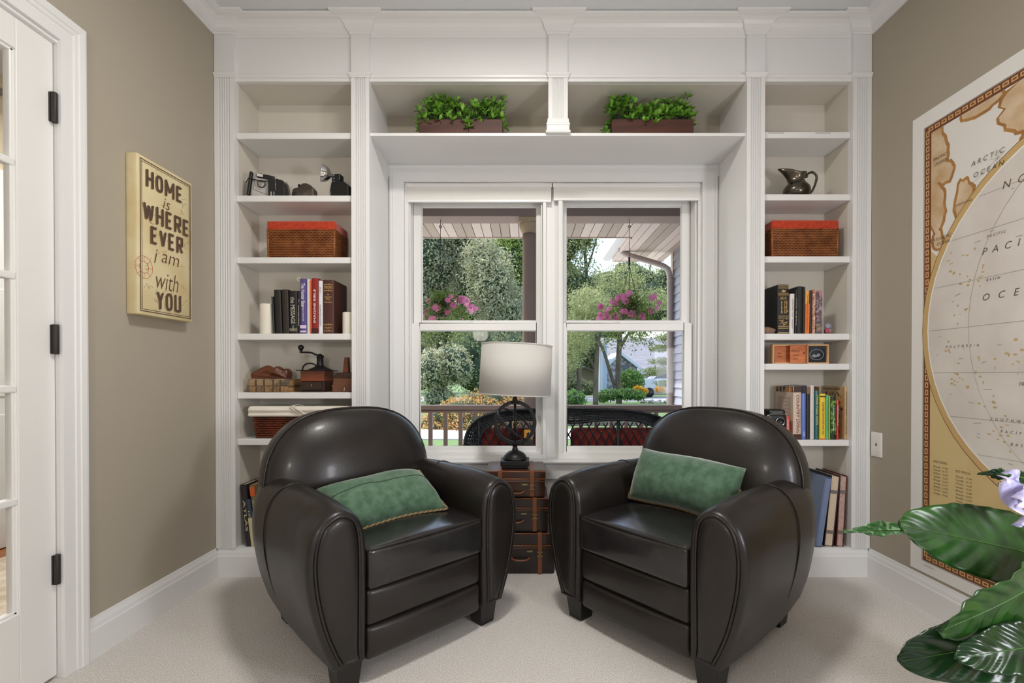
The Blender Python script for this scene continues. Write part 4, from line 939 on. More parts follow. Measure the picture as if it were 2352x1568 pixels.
m.build('cover_text', mat('brown_text', (120, 84, 70), .8), t); m = MB()
for k in range(5): m.add([(-a - .0005, .006 + k * .033, h * .885), (-a - .0005, .030 + k * .033, h * .885), (-a - .0005, .030 + k * .033, h * .99), (-a - .0005, .006 + k * .033, h * .99)], [(0, 1, 2, 3)])
m.build('cover_pictures', mat('cover_picture', (196, 130, 60), .5, col2=(50, 36, 30), ns=26, sharp=(.48, .54)), t)
t, w2, h, d = book('blue book with a dark top beside the cream reference book', 1842, 1852, 886, z6r, (92, 118, 196), G2, y0=.014, depth=.165, soft=True, bands=[(.86, 1.0, cmat((38, 36, 46)))], title=[('LOG', -.4, .08, .4, WHITEINK)])
book('black book with a tan top beside the blue book', 1852.5, 1861, 889, z6r, (34, 32, 36), G2, y0=.014, depth=.16, bands=[(.87, 1.0, cmat((130, 104, 74)))])
t, w2, h, d = book('white spiral bound cookbook right of the black book', 1862, 1871, 885, z6r, (228, 222, 218), G2, y0=.014, depth=.16, soft=True)
m = MB()
for k in range(36): m.tube([(a_ * .0045, -.001 + .004 * b_, .004 + k * (h - .008) / 35) for a_, b_ in [(math.cos(q), math.sin(q)) for q in [2 * PI * i / 8 for i in range(8)]]], .0007, 4, closed=True)
m.build('wire_spiral', mat('spiral_wire_pink', (196, 170, 172), .4, metal=.4), t)
book('teal book with yellow and white lettering', 1872.5, 1881, 897, z6r, (34, 106, 112), G2, y0=.014, depth=.15, soft=True, title=[('MAKE FOLK TOYS', .1, .6, .55, mat('pale_yellow_print', (206, 214, 130), .6))])
book('thin brown book with a tall back left of the yellow book', 1881, 1884, 888, z6r, (132, 96, 56), G2, y0=.03, depth=.15, soft=True)
book('yellow book with red lettering down its spine', 1883.8, 1897.5, 904.5, z6r, (232, 206, 62), G2, y0=.012, depth=.15, soft=True, title=[('SUBURBIA SURVIVORS AND YOU', -.04, .72, .36, mat('brick_red_print', (150, 58, 40), .6))], bands=[(0, .025, cmat((226, 110, 58))), (.93, .955, mat('dark_line', (50, 40, 30), .6))])
book('mint green book with dark lettering', 1898, 1904, 907, z6r, (94, 178, 138), G2, y0=.012, depth=.15, soft=True, title=[('The Encyclopedia of Soil', .05, .7, .4, mat('deep_green_print', (26, 84, 62), .6))])
book('thin lime green book between the mint and the leafy book', 1904.5, 1907.5, 909, z6r, (168, 196, 62), G2, y0=.012, depth=.15, soft=True)
book('dark green book with leaves on its spine', 1908, 1921, 910, z6r, (34, 52, 30), G2, y0=.010, depth=.15, soft=True, bands=[(.12, .9, mat('leafy_print', (40, 70, 34), .5, col2=(112, 160, 70), ns=46, sharp=(.5, .58)))], title=[('GREEN THUMB', .0, .6, .2, WHITEINK)])
book('thin red book with white lettering beside the leafy book', 1922, 1927, 918, z6r, (196, 52, 40), G2, y0=.010, depth=.15, soft=True, title=[('PERENNIALS', .1, .5, .45, WHITEINK)])
t, w2, h, d = book('tan gardening guide with an illustrated cover, last in its row', 1940.5, 1946.5, 888, z6r, (190, 158, 112), G2, y0=.014, depth=.172, soft=True, title=[('GARDENERS SOURCE', .0, .8, .4, mat('ink', (46, 40, 50), .7))])
a = w2 / 2; m = MB(); m.text("Gardener's Favorites", (-a - .0005, .100, h * .955), (0, -1, 0), ZD_, .13, h * .045, bold=.012); m.build('cover_title', mat('ink', (46, 40, 50), .7), t)
m = MB(); rg = random.Random(8)
for k in range(46):
    an, r = rg.uniform(0, 6.28), rg.uniform(.006, .013); c = (rg.uniform(.02, .15), rg.uniform(.08, .88) * h); m.add([(-a - .0005 - k * .00002, c[0] + r * math.cos(an + q) * (1 if i % 2 else .5), c[1] + r * math.sin(an + q) * (1 if i % 2 else .5)) for i, q in enumerate([2 * PI * j / 10 for j in range(10)])], [tuple(range(10))])
m.build('cover_illustrations', mat('cover_art', (70, 92, 60), .6, island=[(70, 50, 46), (176, 60, 46), (214, 160, 60), (80, 100, 64), (60, 70, 90)]), t)
book('small red paperback standing beside the old camera', 1805, 1815.5, 955.5, z6r, (216, 72, 58), G2, y0=.006, depth=.11, soft=True, title=[('Lonesome', .1, .5, .4, WHITEINK)])
# old box camera
t = thing('vintage_camera', 'black vintage reflex camera beside the small red paperback', 'camera', (fx(1779, .03), .028, z6r + .0005))
MB().rbox(-.048, .048, -.022, .05, 0, .125, .010, 4).build('body', BLACK, t)
MB().rbox(-.040, .040, -.026, .045, .118, .146, .008, 4).build('hood', BLACK, t)
m = MB(); m.box(-.026, .026, -.0275, -.025, .126, .138); m.build('nameplate', mat('camera_grey', (90, 90, 94), .3, metal=.5), t)
for zc, r in ((.088, .021), (.04, .021)):
    m = MB(); m.lathe([(r, 0), (r, .008), (r * .85, .010), (r * .8, .006), (0, .004)], 28, M=rotm((.012, -.021, zc), 0, PI / 2)); l_ = m.build('lens', mat('lens_black', (30, 30, 34), .15), t)
    m = MB(); m.tube([(.012 + math.cos(q) * r * .93, -.031, zc + math.sin(q) * r * .93) for q in [2 * PI * i / 32 for i in range(32)]], .0014, 6, closed=True); m.build('lens_ring', CHROME, l_)
m = MB(); m.tube([(-.046, -.024, .10), (-.046, -.024, .118), (-.03, -.025, .123), (.03, -.025, .123), (.046, -.024, .118), (.046, -.024, .06)], .0015, 6); m.build('chrome_trim', CHROME, t)
# wooden photo frame
z5r = SR[4]; x0, x1 = fx(1773, .06), fx(1902, .06); t = thing('photo_frame_box', 'orange wooden folding frame with an oval glass picture', 'picture frame', ((x0 + x1) / 2, .06, z5r + .0005)); W2 = (x1 - x0) / 2; hh = fz(791, .06) - z5r
OW = mat('orange_wood', (208, 126, 76), .5, col2=(188, 104, 60), ns=5, stretch=(3, 1, 10)); OWL = mat('light_wood_edge', (224, 178, 128), .5)
m = MB(); m.box(-W2, W2, .012, .018, 0, hh); m.build('back_board', OW, t)
m = MB(); frame(m, -W2, .030, 0, hh, -W2 + .008, .026, .007, hh - .007, -.006, .014); frame(m, .033, W2, 0, hh, .038, W2 - .007, .007, hh - .007, -.006, .014); m.build('frame_edges', OWL, t, bevel=.001)
m = MB(); m.box(-.060, .012, -.0205, -.0145, .003, hh - .004); m.prism([(.0125, -.0205), (.029, -.009), (.029, -.003), (.0125, -.0145)], 'z', .003, hh - .004); m.build('folding_panel', OW, t, bevel=.001)
m = MB(); m.text('Proof is', (-.034, -.0212, hh * .66), XD_, ZD_, .040, .014, shear=.3); m.text('so good', (-.032, -.0212, hh * .44), XD_, ZD_, .032, .011, shear=.3); m.text('to me', (-.036, -.0212, hh * .25), XD_, ZD_, .024, .009, shear=.3); m.ico((.006, -.0205, hh * .55), (.005, .001, .005), 1); m.text('Mom', (-.094, .0112, hh * .56), XD_, ZD_, .02, .008, shear=.3); m.text('and me', (-.094, .0112, hh * .38), XD_, ZD_, .022, .008, shear=.3)
m.build('burnt_lettering', DARKINK, t)
m = MB(); m.box(.038, W2 - .007, .006, .011, .007, hh - .007); ph = m.build('picture', mat('dark_photo', (58, 62, 72), .15, col2=(34, 36, 42), ns=20), t)
m = MB(); xc, zc = (.038 + W2 - .007) / 2, hh * .5; m.tube([(xc + .034 * math.cos(q), .0055, zc + .026 * math.sin(q) - .002) for q in [2 * PI * i / 40 for i in range(40)]], .0018, 6, closed=True); m.ico((xc - .010, .0056, zc - .008), (.014, .002, .008), 2, .5, 3, 1); m.ico((xc + .010, .0056, zc - .004), (.010, .002, .008), 2, .5, 3, 2)
m.build('oval_bowl', mat('grey_print_light', (150, 156, 168), .3), ph)
# albums leaning on the bottom deck of the right bookcase
zb = .1375
def album(label, pxb, x_w, h, lean, col, y0, depth, page, clamp=True):
    t = thing('photo_album', label, 'album', (fx(pxb, y0), y0, zb + .0006 + abs(math.sin(lean)) * x_w / 2), 0, 'albums leaning on the bottom deck'); t.rotation_euler = (0, lean, 0); cm = cmat(col)
    a = x_w / 2; MB().box(-a, -a + .004, 0, depth, 0, h).build('front_board', cm, t, bevel=.001); MB().box(a - .004, a, 0, depth, 0, h).build('rear_board', cm, t, bevel=.001)
    MB().box(-a + .004, a - .004, .004 if clamp else -.001, depth - .006, .004, h - .006).build('page_block', page, t)
    if clamp:
        m = MB(); 
        for z in (.07, h - .08): m.box(-a + .003, a - .003, .001, .006, z - .008, z + .008)
        m.build('strap', mat('grey_tape', (120, 108, 104), .7), t)
    return t
CREAM = mat('cream_pages', (222, 204, 180), .8, col2=(206, 184, 160), ns=80, stretch=(10, 1, 1)); PINK = mat('pinkish_pages', (208, 184, 172), .8, col2=(170, 130, 124), ns=60, stretch=(10, 1, 1))
album('blue cloth album leaning in front of the cream binder', 1882, .030, .338, math.radians(8.0), (118, 134, 162), -.006, .19, cmat((118, 134, 170)), False)
album('cream paged binder leaning between the blue and the maroon album', 1905, .044, .345, math.radians(5.6), (44, 42, 46), .000, .19, CREAM)
album('maroon album leaning against the right end of the bookcase', 1931, .036, .345, math.radians(2.9), (88, 40, 38), .000, .19, PINK)
# books at the bottom of the left bookcase, half hidden by the armchair
for k, (lb, px, wd, h, col, ln) in enumerate((('dark picture book leaning behind the left armchair', 570, .030, .30, (40, 34, 36), -5.5), ('navy and cream book leaning behind the left armchair', 581, .020, .23, (52, 66, 88), -7), ('olive book with an orange top leaning behind the left armchair', 594, .024, .30, (120, 104, 66), -7), ('green ring binder leaning behind the left armchair', 620, .040, .27, (60, 76, 56), -7))):
    t, w2, hh, d = book(lb, px - wd * 237, px + wd * 237, 862 - (zb + h - CZ) / 1 * 474.0, zb, col, G, y0=.004, depth=.16, lean=math.radians(ln), title=[(('ATLAS', 'HISTORY', 'SECRET GARDEN', 'RECIPES')[k], .0, .5, .4, mat('cream_print', (214, 200, 160), .7))], bands=[(.82, .97, mat('orange_print', (206, 92, 44), .6))] if k == 2 else ([(.0, .6, mat('cream_spine', (206, 192, 150), .6))] if k == 1 else ()))

# ---- wicker baskets
def wicker(t, wx, wy, h, flare_, mt, rows, pitch, name='woven_body', rad=.0045):
    m = MB(); per = []
    def loop(z, row):
        f = 1 + flare_ * z / h; ax, ay = wx / 2 * f, wy / 2 * f; L = [2 * ax, 2 * ay, 2 * ax, 2 * ay]; tot = sum(L); n = max(24, int(tot / (pitch / 2))); n += n % 2; pts = []
        for i in range(n):
            s = i / n * tot; k = 0
            while s > L[k]: s -= L[k]; k += 1
            p = [(-ax + s, -ay), (ax, -ay + s), (ax - s, ay), (-ax, ay - s)][k]; nn = [(0, -1), (1, 0), (0, 1), (-1, 0)][k]
            o = .0028 * (1 if (i + row) % 2 else -1); cr = .004
            pts.append((p[0] + nn[0] * o, p[1] + nn[1] * o, z))
        return pts
    dz = h / rows
    for r in range(rows): m.tube(loop(dz * (r + .5), r), rad, 5, closed=True, flat=.5 * dz / rad * .98 if dz / rad < 2.4 else 1)
    o = m.build(name, mt, t)
    m = MB(); m.box(-wx / 2 + .006, wx / 2 - .006, -wy / 2 + .006, wy / 2 - .006, .002, h - .004); m.build('inner_wall', mat('basket_dark', (62, 36, 20), .9), t)
    m = MB()
    for sx in (-1, 1):
        for sy in (-1, 1): m.tube([(sx * (wx / 2 - .001), sy * (wy / 2 - .001), 0.001), (sx * (wx / 2 * (1 + flare_) - .001), sy * (wy / 2 * (1 + flare_) - .001), h)], .006, 6)
    m.build('corner_post', mt, t)
WK = mat('honey_wicker', (150, 92, 48), .45, col2=(118, 66, 32), ns=30, island=None); WKD = mat('chestnut_wicker', (112, 52, 26), .35, col2=(82, 36, 20), ns=25)
OFELT = mat('orange_felt', (194, 66, 32), .95, col2=(170, 50, 24), ns=60, bump=.4, bs=350, sheen=.3)
def lidbasket(label, px0, px1, side, zs):
    y0 = .012; x0, x1 = fx(px0, y0), fx(px1, y0); dp = .172; hh = fz(508, y0) - zs if side < 0 else fz(506, y0) - zs
    t = thing('wicker_basket', label, 'basket', ((x0 + x1) / 2, y0 + dp / 2 + .003, zs + .0008), 0, 'wicker boxes with orange lids'); wx = x1 - x0 - .006
    wicker(t, wx - .008, dp - .012, hh - .038, .02, WK, 17, .019)
    MB().rbox(-wx / 2, wx / 2, -dp / 2, dp / 2, hh - .042, hh, .005, 3).build('lid', OFELT, t)
    return t
lidbasket('honey wicker box with an orange lid on the left bookcase', 612, 770, -1, SL[2])
lidbasket('honey wicker box with an orange lid on the right bookcase', 1772, 1928, 1, SR[2])
y0 = .010; x0, x1 = fx(569, y0), fx(800, y0)
t = thing('lined_basket', 'chestnut wicker basket with a white cloth liner behind the left armchair', 'basket', ((x0 + x1) / 2, .10, z6 + .0008)); hh = fz(933, y0) - z6
wicker(t, (x1 - x0) * .88, .128, hh - .02, .08, WKD, 12, .034, rad=.0065)
LINEN = mat('white_cotton_liner', (232, 226, 212), .9, bump=.15, bs=60); W2 = (x1 - x0) / 2 + .004
def crumple(u, v, w2, p):
    q = V(p); nz = mnoise.noise(V((q.x * 14, q.y * 14, q.z * 30))) * .004; q.x += nz * (1 if u > 0 else -1); q.y += nz - (.003 * math.sin(w2 * 6) if v < 0 else 0); return q
MB().rbox(-W2, W2, -.090, .090, hh - .052, hh, .012, 10, fn=crumple).build('liner', LINEN, t)
m = MB(); m.tube(spline([(-.038, -.09, hh + .0), (-.02, -.098, hh - .012), (.006, -.096, hh - .03), (.02, -.096, hh - .048)], 5), .005, 6, flat=.35); m.tube(spline([(-.03, -.088, hh + .002), (.0, -.1, hh - .014), (.02, -.1, hh - .024), (.04, -.097, hh - .042)], 5), .006, 6, flat=.35); m.tube(spline([(-.035, -.085, hh), (-.01, -.07, hh + .006), (.01, -.05, hh)], 5), .006, 6, flat=.4)
m.build('ribbon_tie', LINEN, t)

# ---- cameras on the second shelf
z2 = SL[1]
SILV = mat('silver_camera', (186, 184, 180), .35, metal=.25)
t = thing('instant_camera', 'silver vintage camera with a black strap, leftmost on its shelf', 'camera', (fx(602, .05), .058, z2 + .0006), math.radians(14))
M_ = rotm((0, 0, .0), 0, 0, math.radians(7))
m = MB(); m.rbox(-.050, .062, -.03, .03, .0, .120, .012, 4, M=M_); m.build('body', SILV, t)
m = MB(); m.rbox(-.063, -.048, -.036, .034, -.0, .118, .007, 3, M=M_); m.build('side_grip', BLACK, t)
m = MB(); m.rbox(-.030, .052, -.038, -.02, .094, .116, .006, 3, M=M_); m.build('viewfinder_bar', BLACK, t)
m = MB(); m.box(-.026, .0, -.0395, -.037, .098, .112, M=M_); m.build('viewfinder_window', mat('finder_glass', (206, 204, 200), .2), t)
m = MB(); m.lathe([(.0, .005), (.014, .005), (.0155, .004), (.0155, -.004)], 28, M=M_ @ rotm((-.004, -.032, .066), 0, PI / 2)); l_ = m.build('lens', mat('lens_silver', (150, 146, 140), .3, metal=.3), t)
m = MB(); m.tube([M_ @ V((-.004 + .0165 * math.cos(q), -.0335, .066 + .0165 * math.sin(q))) for q in [2 * PI * i / 32 for i in range(32)]], .0025, 6, closed=True); m.build('lens_ring', BLACK, l_)
m = MB(); m.tube([M_ @ V(p) for p in ((-.036, -.0306, .108), (-.036, -.031, .034), (.06, -.031, .012))], .0008, 4); m.tube([M_ @ V((-.004 + .027 * math.cos(q), -.0306, .066 + .027 * math.sin(q))) for q in [PI + i * .1 for i in range(17)]], .0008, 4); m.build('panel_line', BLACK, t)
m = MB(); m.tube(spline([M_ @ V(p) for p in ((-.066, -.02, .085), (-.05, -.036, .080), (-.01, -.040, .078), (.02, -.042, .082), (.06, -.036, .094))], 5), .0028, 6); m.tube(spline([M_ @ V(p) for p in ((-.066, -.02, .088), (-.072, -.02, .07), (-.075, -.015, .066))], 4), .0022, 6); m.build('strap', BLACK, t)
t = thing('box_camera', 'small black cased camera with a strap right of the silver camera', 'camera', (fx(640, .04), .045, z2 + .0006), math.radians(6))
m = MB(); m.prism([(-.038, 0), (.038, 0), (.040, .02), (.040, .068), (.030, .082), (-.030, .094), (-.038, .09)], 'y', -.03, .03); m.build('case', mat('black_leatherette', (22, 21, 21), .5, bump=.2, bs=300), t, bevel=.004)
m = MB(); m.tube([(-.004, -.031, .088), (-.001, -.032, .03)], .0012, 5); m.box(-.024, -.018, -.034, -.03, .002, .022); m.box(-.010, -.006, -.034, -.03, .002, .022); m.build('clasp', CHROME, t)
m = MB(); m.tube(spline([(.036, .0, .082), (.048, -.008, .062), (.056, -.014, .03), (.060, -.018, .002)], 6), .0045, 6, flat=.3); m.build('strap', mat('strap_grey', (96, 86, 74), .7), t)
t = thing('folding_camera', 'small worn brown black camera in the middle of its shelf', 'camera', (fx(700, .05), .05, z2 + .0006))
m = MB(); m.prism([(-.055, 0), (.058, 0), (.056, .045), (.040, .062), (.018, .072), (-.004, .070), (-.008, .056), (-.020, .052), (-.046, .044), (-.052, .02)], 'y', -.024, .024); m.build('body', mat('worn_bakelite', (56, 47, 40), .5, col2=(104, 92, 78), ns=14, sharp=(.5, .7)), t, bevel=.006)
m = MB(); m.lathe([(.008, -.004), (.008, .006), (.004, .008), (0, .008)], 14, M=rotm((-.014, -.016, .058), 0, PI / 2)); m.ico((-.036, -.0245, .018), (.010, .003, .009), 2); m.ico((.004, -.0245, .018), (.003, .002, .005), 1); m.build('knobs', BLACK, t)
t = thing('flash_camera', 'black camera with a chrome flash reflector at the right of its shelf', 'camera', (fx(789, .05), .05, z2 + .0006), math.radians(-8))
m = MB(); m.prism([(-.058, 0), (.045, 0), (.045, .055), (.02, .075), (-.028, .084), (-.046, .078), (-.052, .05), (-.058, .02)], 'y', -.03, .03); m.build('body', BLACK, t, bevel=.006)
m = MB(); m.rbox(-.050, -.005, -.02, .02, .082, .120, .006, 3); m.build('flash_mount', BLACK, t)
m = MB(); m.ico((-.034, -.024, .110), .004, 1); m.ico((-.034, -.024, .094), .004, 1); m.box(-.056, -.048, -.032, -.02, .0, .03); m.build('chrome_stud', CHROME, t)
Mb = rotm((-.052, -.018, .112), math.radians(24), 0, math.radians(-80))
m = MB(); m.lathe([(.008, -.012), (.010, .0), (.022, .006), (.032, .015), (.038, .027), (.041, .040), (.042, .042), (.039, .040), (.035, .026), (.029, .016), (.018, .008), (0, .004)], 32, M=Mb); m.build('reflector', CHROME, t)
m = MB(); m.ico((0, 0, .026), (.008, .008, .012), 2, M=Mb); m.build('flash_bulb', mat('flash_glass', (235, 235, 232), .1), t)

# ---- fifth shelf left: carved wood on two old books, coffee mill, smoothing iron
OLDB = mat('old_book_spine', (150, 116, 78), .7, col2=(104, 80, 58), ns=26, sharp=(.45, .6), stretch=(3, 1, 1)); OLDP = mat('old_pages', (196, 156, 104), .9, col2=(164, 124, 78), ns=40, stretch=(1, 1, 12))
def flatbook(label, px0, px1, z0, hh, m1):
    y = .02; x0, x1 = fx(px0, y), fx(px1, y); t = thing('old_book', label, 'book', ((x0 + x1) / 2, y, z0), 0, 'old books stacked flat'); W2 = (x1 - x0) / 2
    m = MB(); m.box(-W2, W2, 0, .13, 0, .004); m.box(-W2, W2, 0, .13, hh - .004, hh); m.prism([(-.003, .002), (-.005, hh / 2), (-.003, hh - .002), (.004, hh - .001), (.004, .001)], 'x', -W2, W2); m.build('cover', m1, t, bevel=.001)
    m = MB(); m.box(-W2 + .003, W2 - .003, .004, .127, .004, hh - .004); m.build('page_block', OLDP, t)
    for xx in (-.6, -.2, .25, .6): MB().box(W2 * xx - .004, W2 * xx + .004, -.0056, .0, .003, hh - .003).build('spine_band', mat('spine_worn_dark', (84, 66, 50), .7), t)
    return t
flatbook('worn tan old book lying lowest under the carved wooden piece', 572, 662, z5 + .0005, .030, OLDB)
flatbook('thicker grey tan old book directly under the carved wooden piece', 570, 664, z5 + .031, .034, mat('old_book_grey', (158, 132, 98), .7, col2=(96, 84, 72), ns=20, sharp=(.45, .6)))
t = thing('carved_wood', 'carved brown wooden piece on the two old books', 'carving', (fx(623, .06), .072, z5 + .0655))
WAL = mat('carved_walnut', (104, 56, 32), .4, col2=(70, 36, 22), ns=9, stretch=(1, 1, 3))
m = MB(); prf = spline([(-.088, .0, 0), (-.090, .028, 0), (-.066, .044, 0), (-.028, .066, 0), (0, .056, 0), (.012, .052, 0), (.034, .062, 0), (.056, .048, 0), (.072, .051, 0), (.084, .036, 0), (.080, .0, 0)], 5)
rings = []
for y, s in ((-.030, .55), (-.026, .85), (-.012, 1), (.012, 1), (.026, .85), (.030, .55)): rings.append([(p.x * (.9 + .1 * s), y - .010 * math.sin(p.x * 60), .001 + max(0, p.y - .001) * s) for p in prf])
m.loft(rings); m.build('body', WAL, t)
# coffee mill
t = thing('coffee_mill', 'old wooden coffee mill with a black iron crank', 'coffee grinder', (fx(717, .026), .085, z5 + .0005))
CW = mat('mill_wood', (128, 62, 30), .35, col2=(88, 42, 22), ns=5, stretch=(1, 1, 5)); CWD = mat('mill_wood_dark', (62, 32, 20), .4, col2=(44, 24, 16), ns=5)
hh = .105; m = MB(); m.box(-.058, .058, -.058, .058, .054, hh); m.build('upper_box', CW, t, bevel=.002)
m = MB(); m.box(-.060, .060, -.060, .060, 0, .007); m.box(-.058, .058, -.052, .058, .007, .054); m.build('lower_box', CWD, t, bevel=.002)
m = MB(); m.box(-.046, .046, -.059, -.050, .012, .050); d_ = m.build('drawer', CWD, t, bevel=.002)
m = MB(); m.lathe([(0, .010), (.005, .008), (.003, .0)], 12, M=rotm((.0, -.059, .034), 0, PI / 2)); m.build('drawer_knob', BRASS, d_)
m = MB(); m.prism([(-.077, -.068), (.077, -.068), (.077, .068), (-.077, .068)], 'z', hh, hh + .004); m.lathe([(.058, hh + .003), (.052, hh + .009), (.034, hh + .016), (.022, hh + .024), (.016, hh + .034), (.015, hh + .062), (.018, hh + .066), (.012, hh + .078), (0, hh + .078)], 20, (.014, 0, 0)); m.build('iron_top', IRON, t, bevel=.0015)
m = MB(); m.tube(spline([(-.066, -.02, hh + .004), (-.060, -.02, hh + .022), (-.040, -.02, hh + .036), (-.010, -.02, hh + .034), (.004, -.015, hh + .018), (-.012, -.015, hh + .008), (-.030, -.015, hh + .004)], 6), .0042, 8); m.build('carry_handle', IRON, t)
m = MB(); m.tube(spline([(.024, 0, hh + .070), (.010, 0, hh + .074), (-.010, 0, hh + .082), (-.034, 0, hh + .091), (-.078, 0, hh + .093)], 6), .0045, 8); m.lathe([(.011, 0), (.011, .006), (.005, .011), (.0, .011)], 12, (.014, 0, hh + .074)); m.ico((.030, -.004, hh + .073), .006, 1); c_ = m.build('crank_arm', IRON, t)
m = MB(); m.lathe([(.007, 0), (.006, .008), (.009, .016), (.0145, .024), (.0145, .032), (.009, .039), (0, .041)], 20, (-.082, 0, hh + .089)); m.build('crank_knob', BLACKWOOD, c_)
t = thing('wood_plane', 'old wooden plane with an upright handle at the shelf end', 'hand tool', (fx(798, .07), .07, z5 + .0005))
m = MB(); m.prism([(-.066, 0), (.04, 0), (.04, .068), (-.058, .068)], 'y', -.03, .03); m.build('stock', mat('plane_wood', (116, 72, 46), .55, col2=(86, 52, 36), ns=8), t, bevel=.003)
m = MB(); m.prism([(-.060, .068), (.04, .068), (.04, .096), (-.034, .096), (-.050, .088)], 'y', -.026, .026); m.build('top_block', CWD, t, bevel=.003)
m = MB(); m.prism([(-.018, .096), (.010, .096), (.006, .172), (-.010, .172)], 'y', -.016, .016); m.build('handle', CW, t, bevel=.002)
m = MB(); m.ico((-.066, -.02, .03), .006, 1); m.ico((-.005, -.03, .012), (.008, .006, .014), 1); m.build('brass_fitting', BRASS, t)

# ---- pewter pitcher
z2r = SR[1]; t = thing('pewter_pitcher', 'dark pewter pitcher on the right bookcase', 'pitcher', (fx(1828, .06), .06, z2r + .0006))
PEW = mat('pewter', (120, 112, 100), .22, metal=.95, col2=(70, 64, 58), ns=7)
prof_ = [(0.0, 0), (.044, 0), (.056, .012), (.062, .03), (.060, .05), (.048, .066), (.038, .078), (.036, .09), (.044, .108), (.050, .114)]
n = 40; rings = []
def rimz(a, f): return .030 * max(0, math.cos(a - PI)) ** 2 * f + .012 * abs(math.cos(a)) * f
for k, (r, z) in enumerate(prof_):
    f = max(0, (k - 6) / 3); rings.append([((r + (.042 * max(0, math.cos(a - PI)) ** 6) * f * .9) * math.cos(a) - .006 * f, r * math.sin(a), z + rimz(a, f) * .75) for a in [2 * PI * j / n for j in range(n)]])
for k in range(len(prof_) - 1, 1, -1):
    r, z = prof_[k]; r -= .003; f = max(0, (k - 6) / 3); rings.append([((r + (.042 * max(0, math.cos(a - PI)) ** 6) * f * .9) * math.cos(a) - .006 * f, r * math.sin(a), z + rimz(a, f) * .75) for a in [2 * PI * j / n for j in range(n)]])
MB().loft(rings).build('vessel', PEW, t)
m = MB(); m.tube(spline([(.036, 0, .112), (.050, 0, .108), (.054, 0, .122), (.078, 0, .130), (.098, 0, .112), (.094, 0, .078), (.078, 0, .040), (.058, 0, .018)], 7), .0055, 10); m.ico((.05, 0, .112), .008, 1); m.build('handle', PEW, t)

# ---- planters with artificial boxwood
BOXW = mat('planter_wood', (86, 46, 32), .55, col2=(64, 34, 26), ns=4, stretch=(1, 1, 9), bump=.1, bs=90)
GREEN = mat('boxwood_leaf', (88, 140, 44), .45, island=[(78, 124, 36), (106, 160, 52), (128, 180, 64), (90, 140, 42), (152, 196, 88)]); STEMG = mat('boxwood_stem', (40, 58, 22), .7)
def planter(label, px0, px1, seed, extra):
    y0 = .055; x0, x1 = fx(px0, y0), fx(px1, y0); t = thing('boxwood_planter', label, 'planter', ((x0 + x1) / 2, y0 + .06, ZS + .0006), 0, 'boxwood planters above the window'); W2 = (x1 - x0) / 2; hb = fz(276, y0) - ZS
    m = MB(); m.box(-W2, W2, -.06, -.052, 0, hb); m.box(-W2, W2, .052, .06, 0, hb); m.box(-W2, -W2 + .008, -.052, .052, 0, hb); m.box(W2 - .008, W2, -.052, .052, 0, hb); m.box(-W2, W2, -.055, .055, .0, .006); m.build('wooden_box', BOXW, t, bevel=.001)
    rg = random.Random(seed); m = MB(); st = MB(); m.box
    heads = []
    for k in range(210):
        x = rg.uniform(-W2 - .010, W2 + .010); y = rg.uniform(-.062, .048); z = hb - .008 + .112 * rg.random() ** 1.15 + .02 * math.sin(x * 22 + seed); heads.append((x, y, z))
    heads += extra(W2, hb)
    for x, y, z in heads:
        st.tube([(max(-W2 + .02, min(W2 - .02, x * .8)), max(-.04, min(.04, y * .7)), hb - .008), (x * .95, y, max(hb * .2, z - .02)), (x, y, z)], .0016, 4)
        n = rg.randint(5, 8)
        for j in range(n):
            a = 2 * PI * j / n + rg.random(); el = rg.uniform(-.35, .9); d = V((math.cos(a) * math.cos(el), math.sin(a) * math.cos(el), math.sin(el))); up = V((0, 0, 1)) + V((rg.uniform(-.5, .5), rg.uniform(-.8, .2), 0)); L = rg.uniform(.026, .040); Wd = L * .55
            c = V((x, y, z)); nn = (up - d * up.dot(d)).normalized(); sd = d.cross(nn)
            vs = [c, c + d * L * .3 + sd * Wd * .42 + nn * .003, c + d * L * .65 + sd * Wd * .42 + nn * .004, c + d * L + nn * .001, c + d * L * .65 - sd * Wd * .42 + nn * .004, c + d * L * .3 - sd * Wd * .42 + nn * .003, c + d * L * .5 + nn * .0005]
            m.add(vs, [(0, 1, 6), (1, 2, 6), (2, 3, 6), (3, 4, 6), (4, 5, 6), (5, 0, 6)], True)
    fo = m.build('foliage', GREEN, t, recalc=False); fo['kind'] = 'stuff'
    st.build('stem', STEMG, t)
    m = MB(); m.rbox(-W2 + .01, W2 - .01, -.045, .045, hb - .02, hb + .03, .02, 4, fn=lambda u, v, w2, p: V(p) * (1 + .1 * mnoise.noise(V(p) * 40))); m.build('moss', mat('dark_moss', (28, 40, 18), .9), t)
planter('dark brown planter of boxwood left of the short fluted post', 963, 1154, 3, lambda W2, hb: [(W2 * .2, -.068, hb * .55), (W2 * .12, -.066, hb * .8), (W2 + .012, -.02, hb * .8), (-W2 - .006, -.03, hb * .6), (-W2 * .5, -.062, hb * .95), (-W2 * .2, -.064, hb * .9)])
planter('reddish brown planter of boxwood right of the short fluted post', 1405, 1592, 11, lambda W2, hb: [(-W2 - .022, -.03, hb * .35), (-W2 - .03, -.02, hb * .6), (-W2 - .016, -.02, hb * .95), (-W2 * .2, -.064, hb * .88), (W2 + .012, 0, hb * 1.5), (-W2 * .5, -.06, hb * 1.0)])
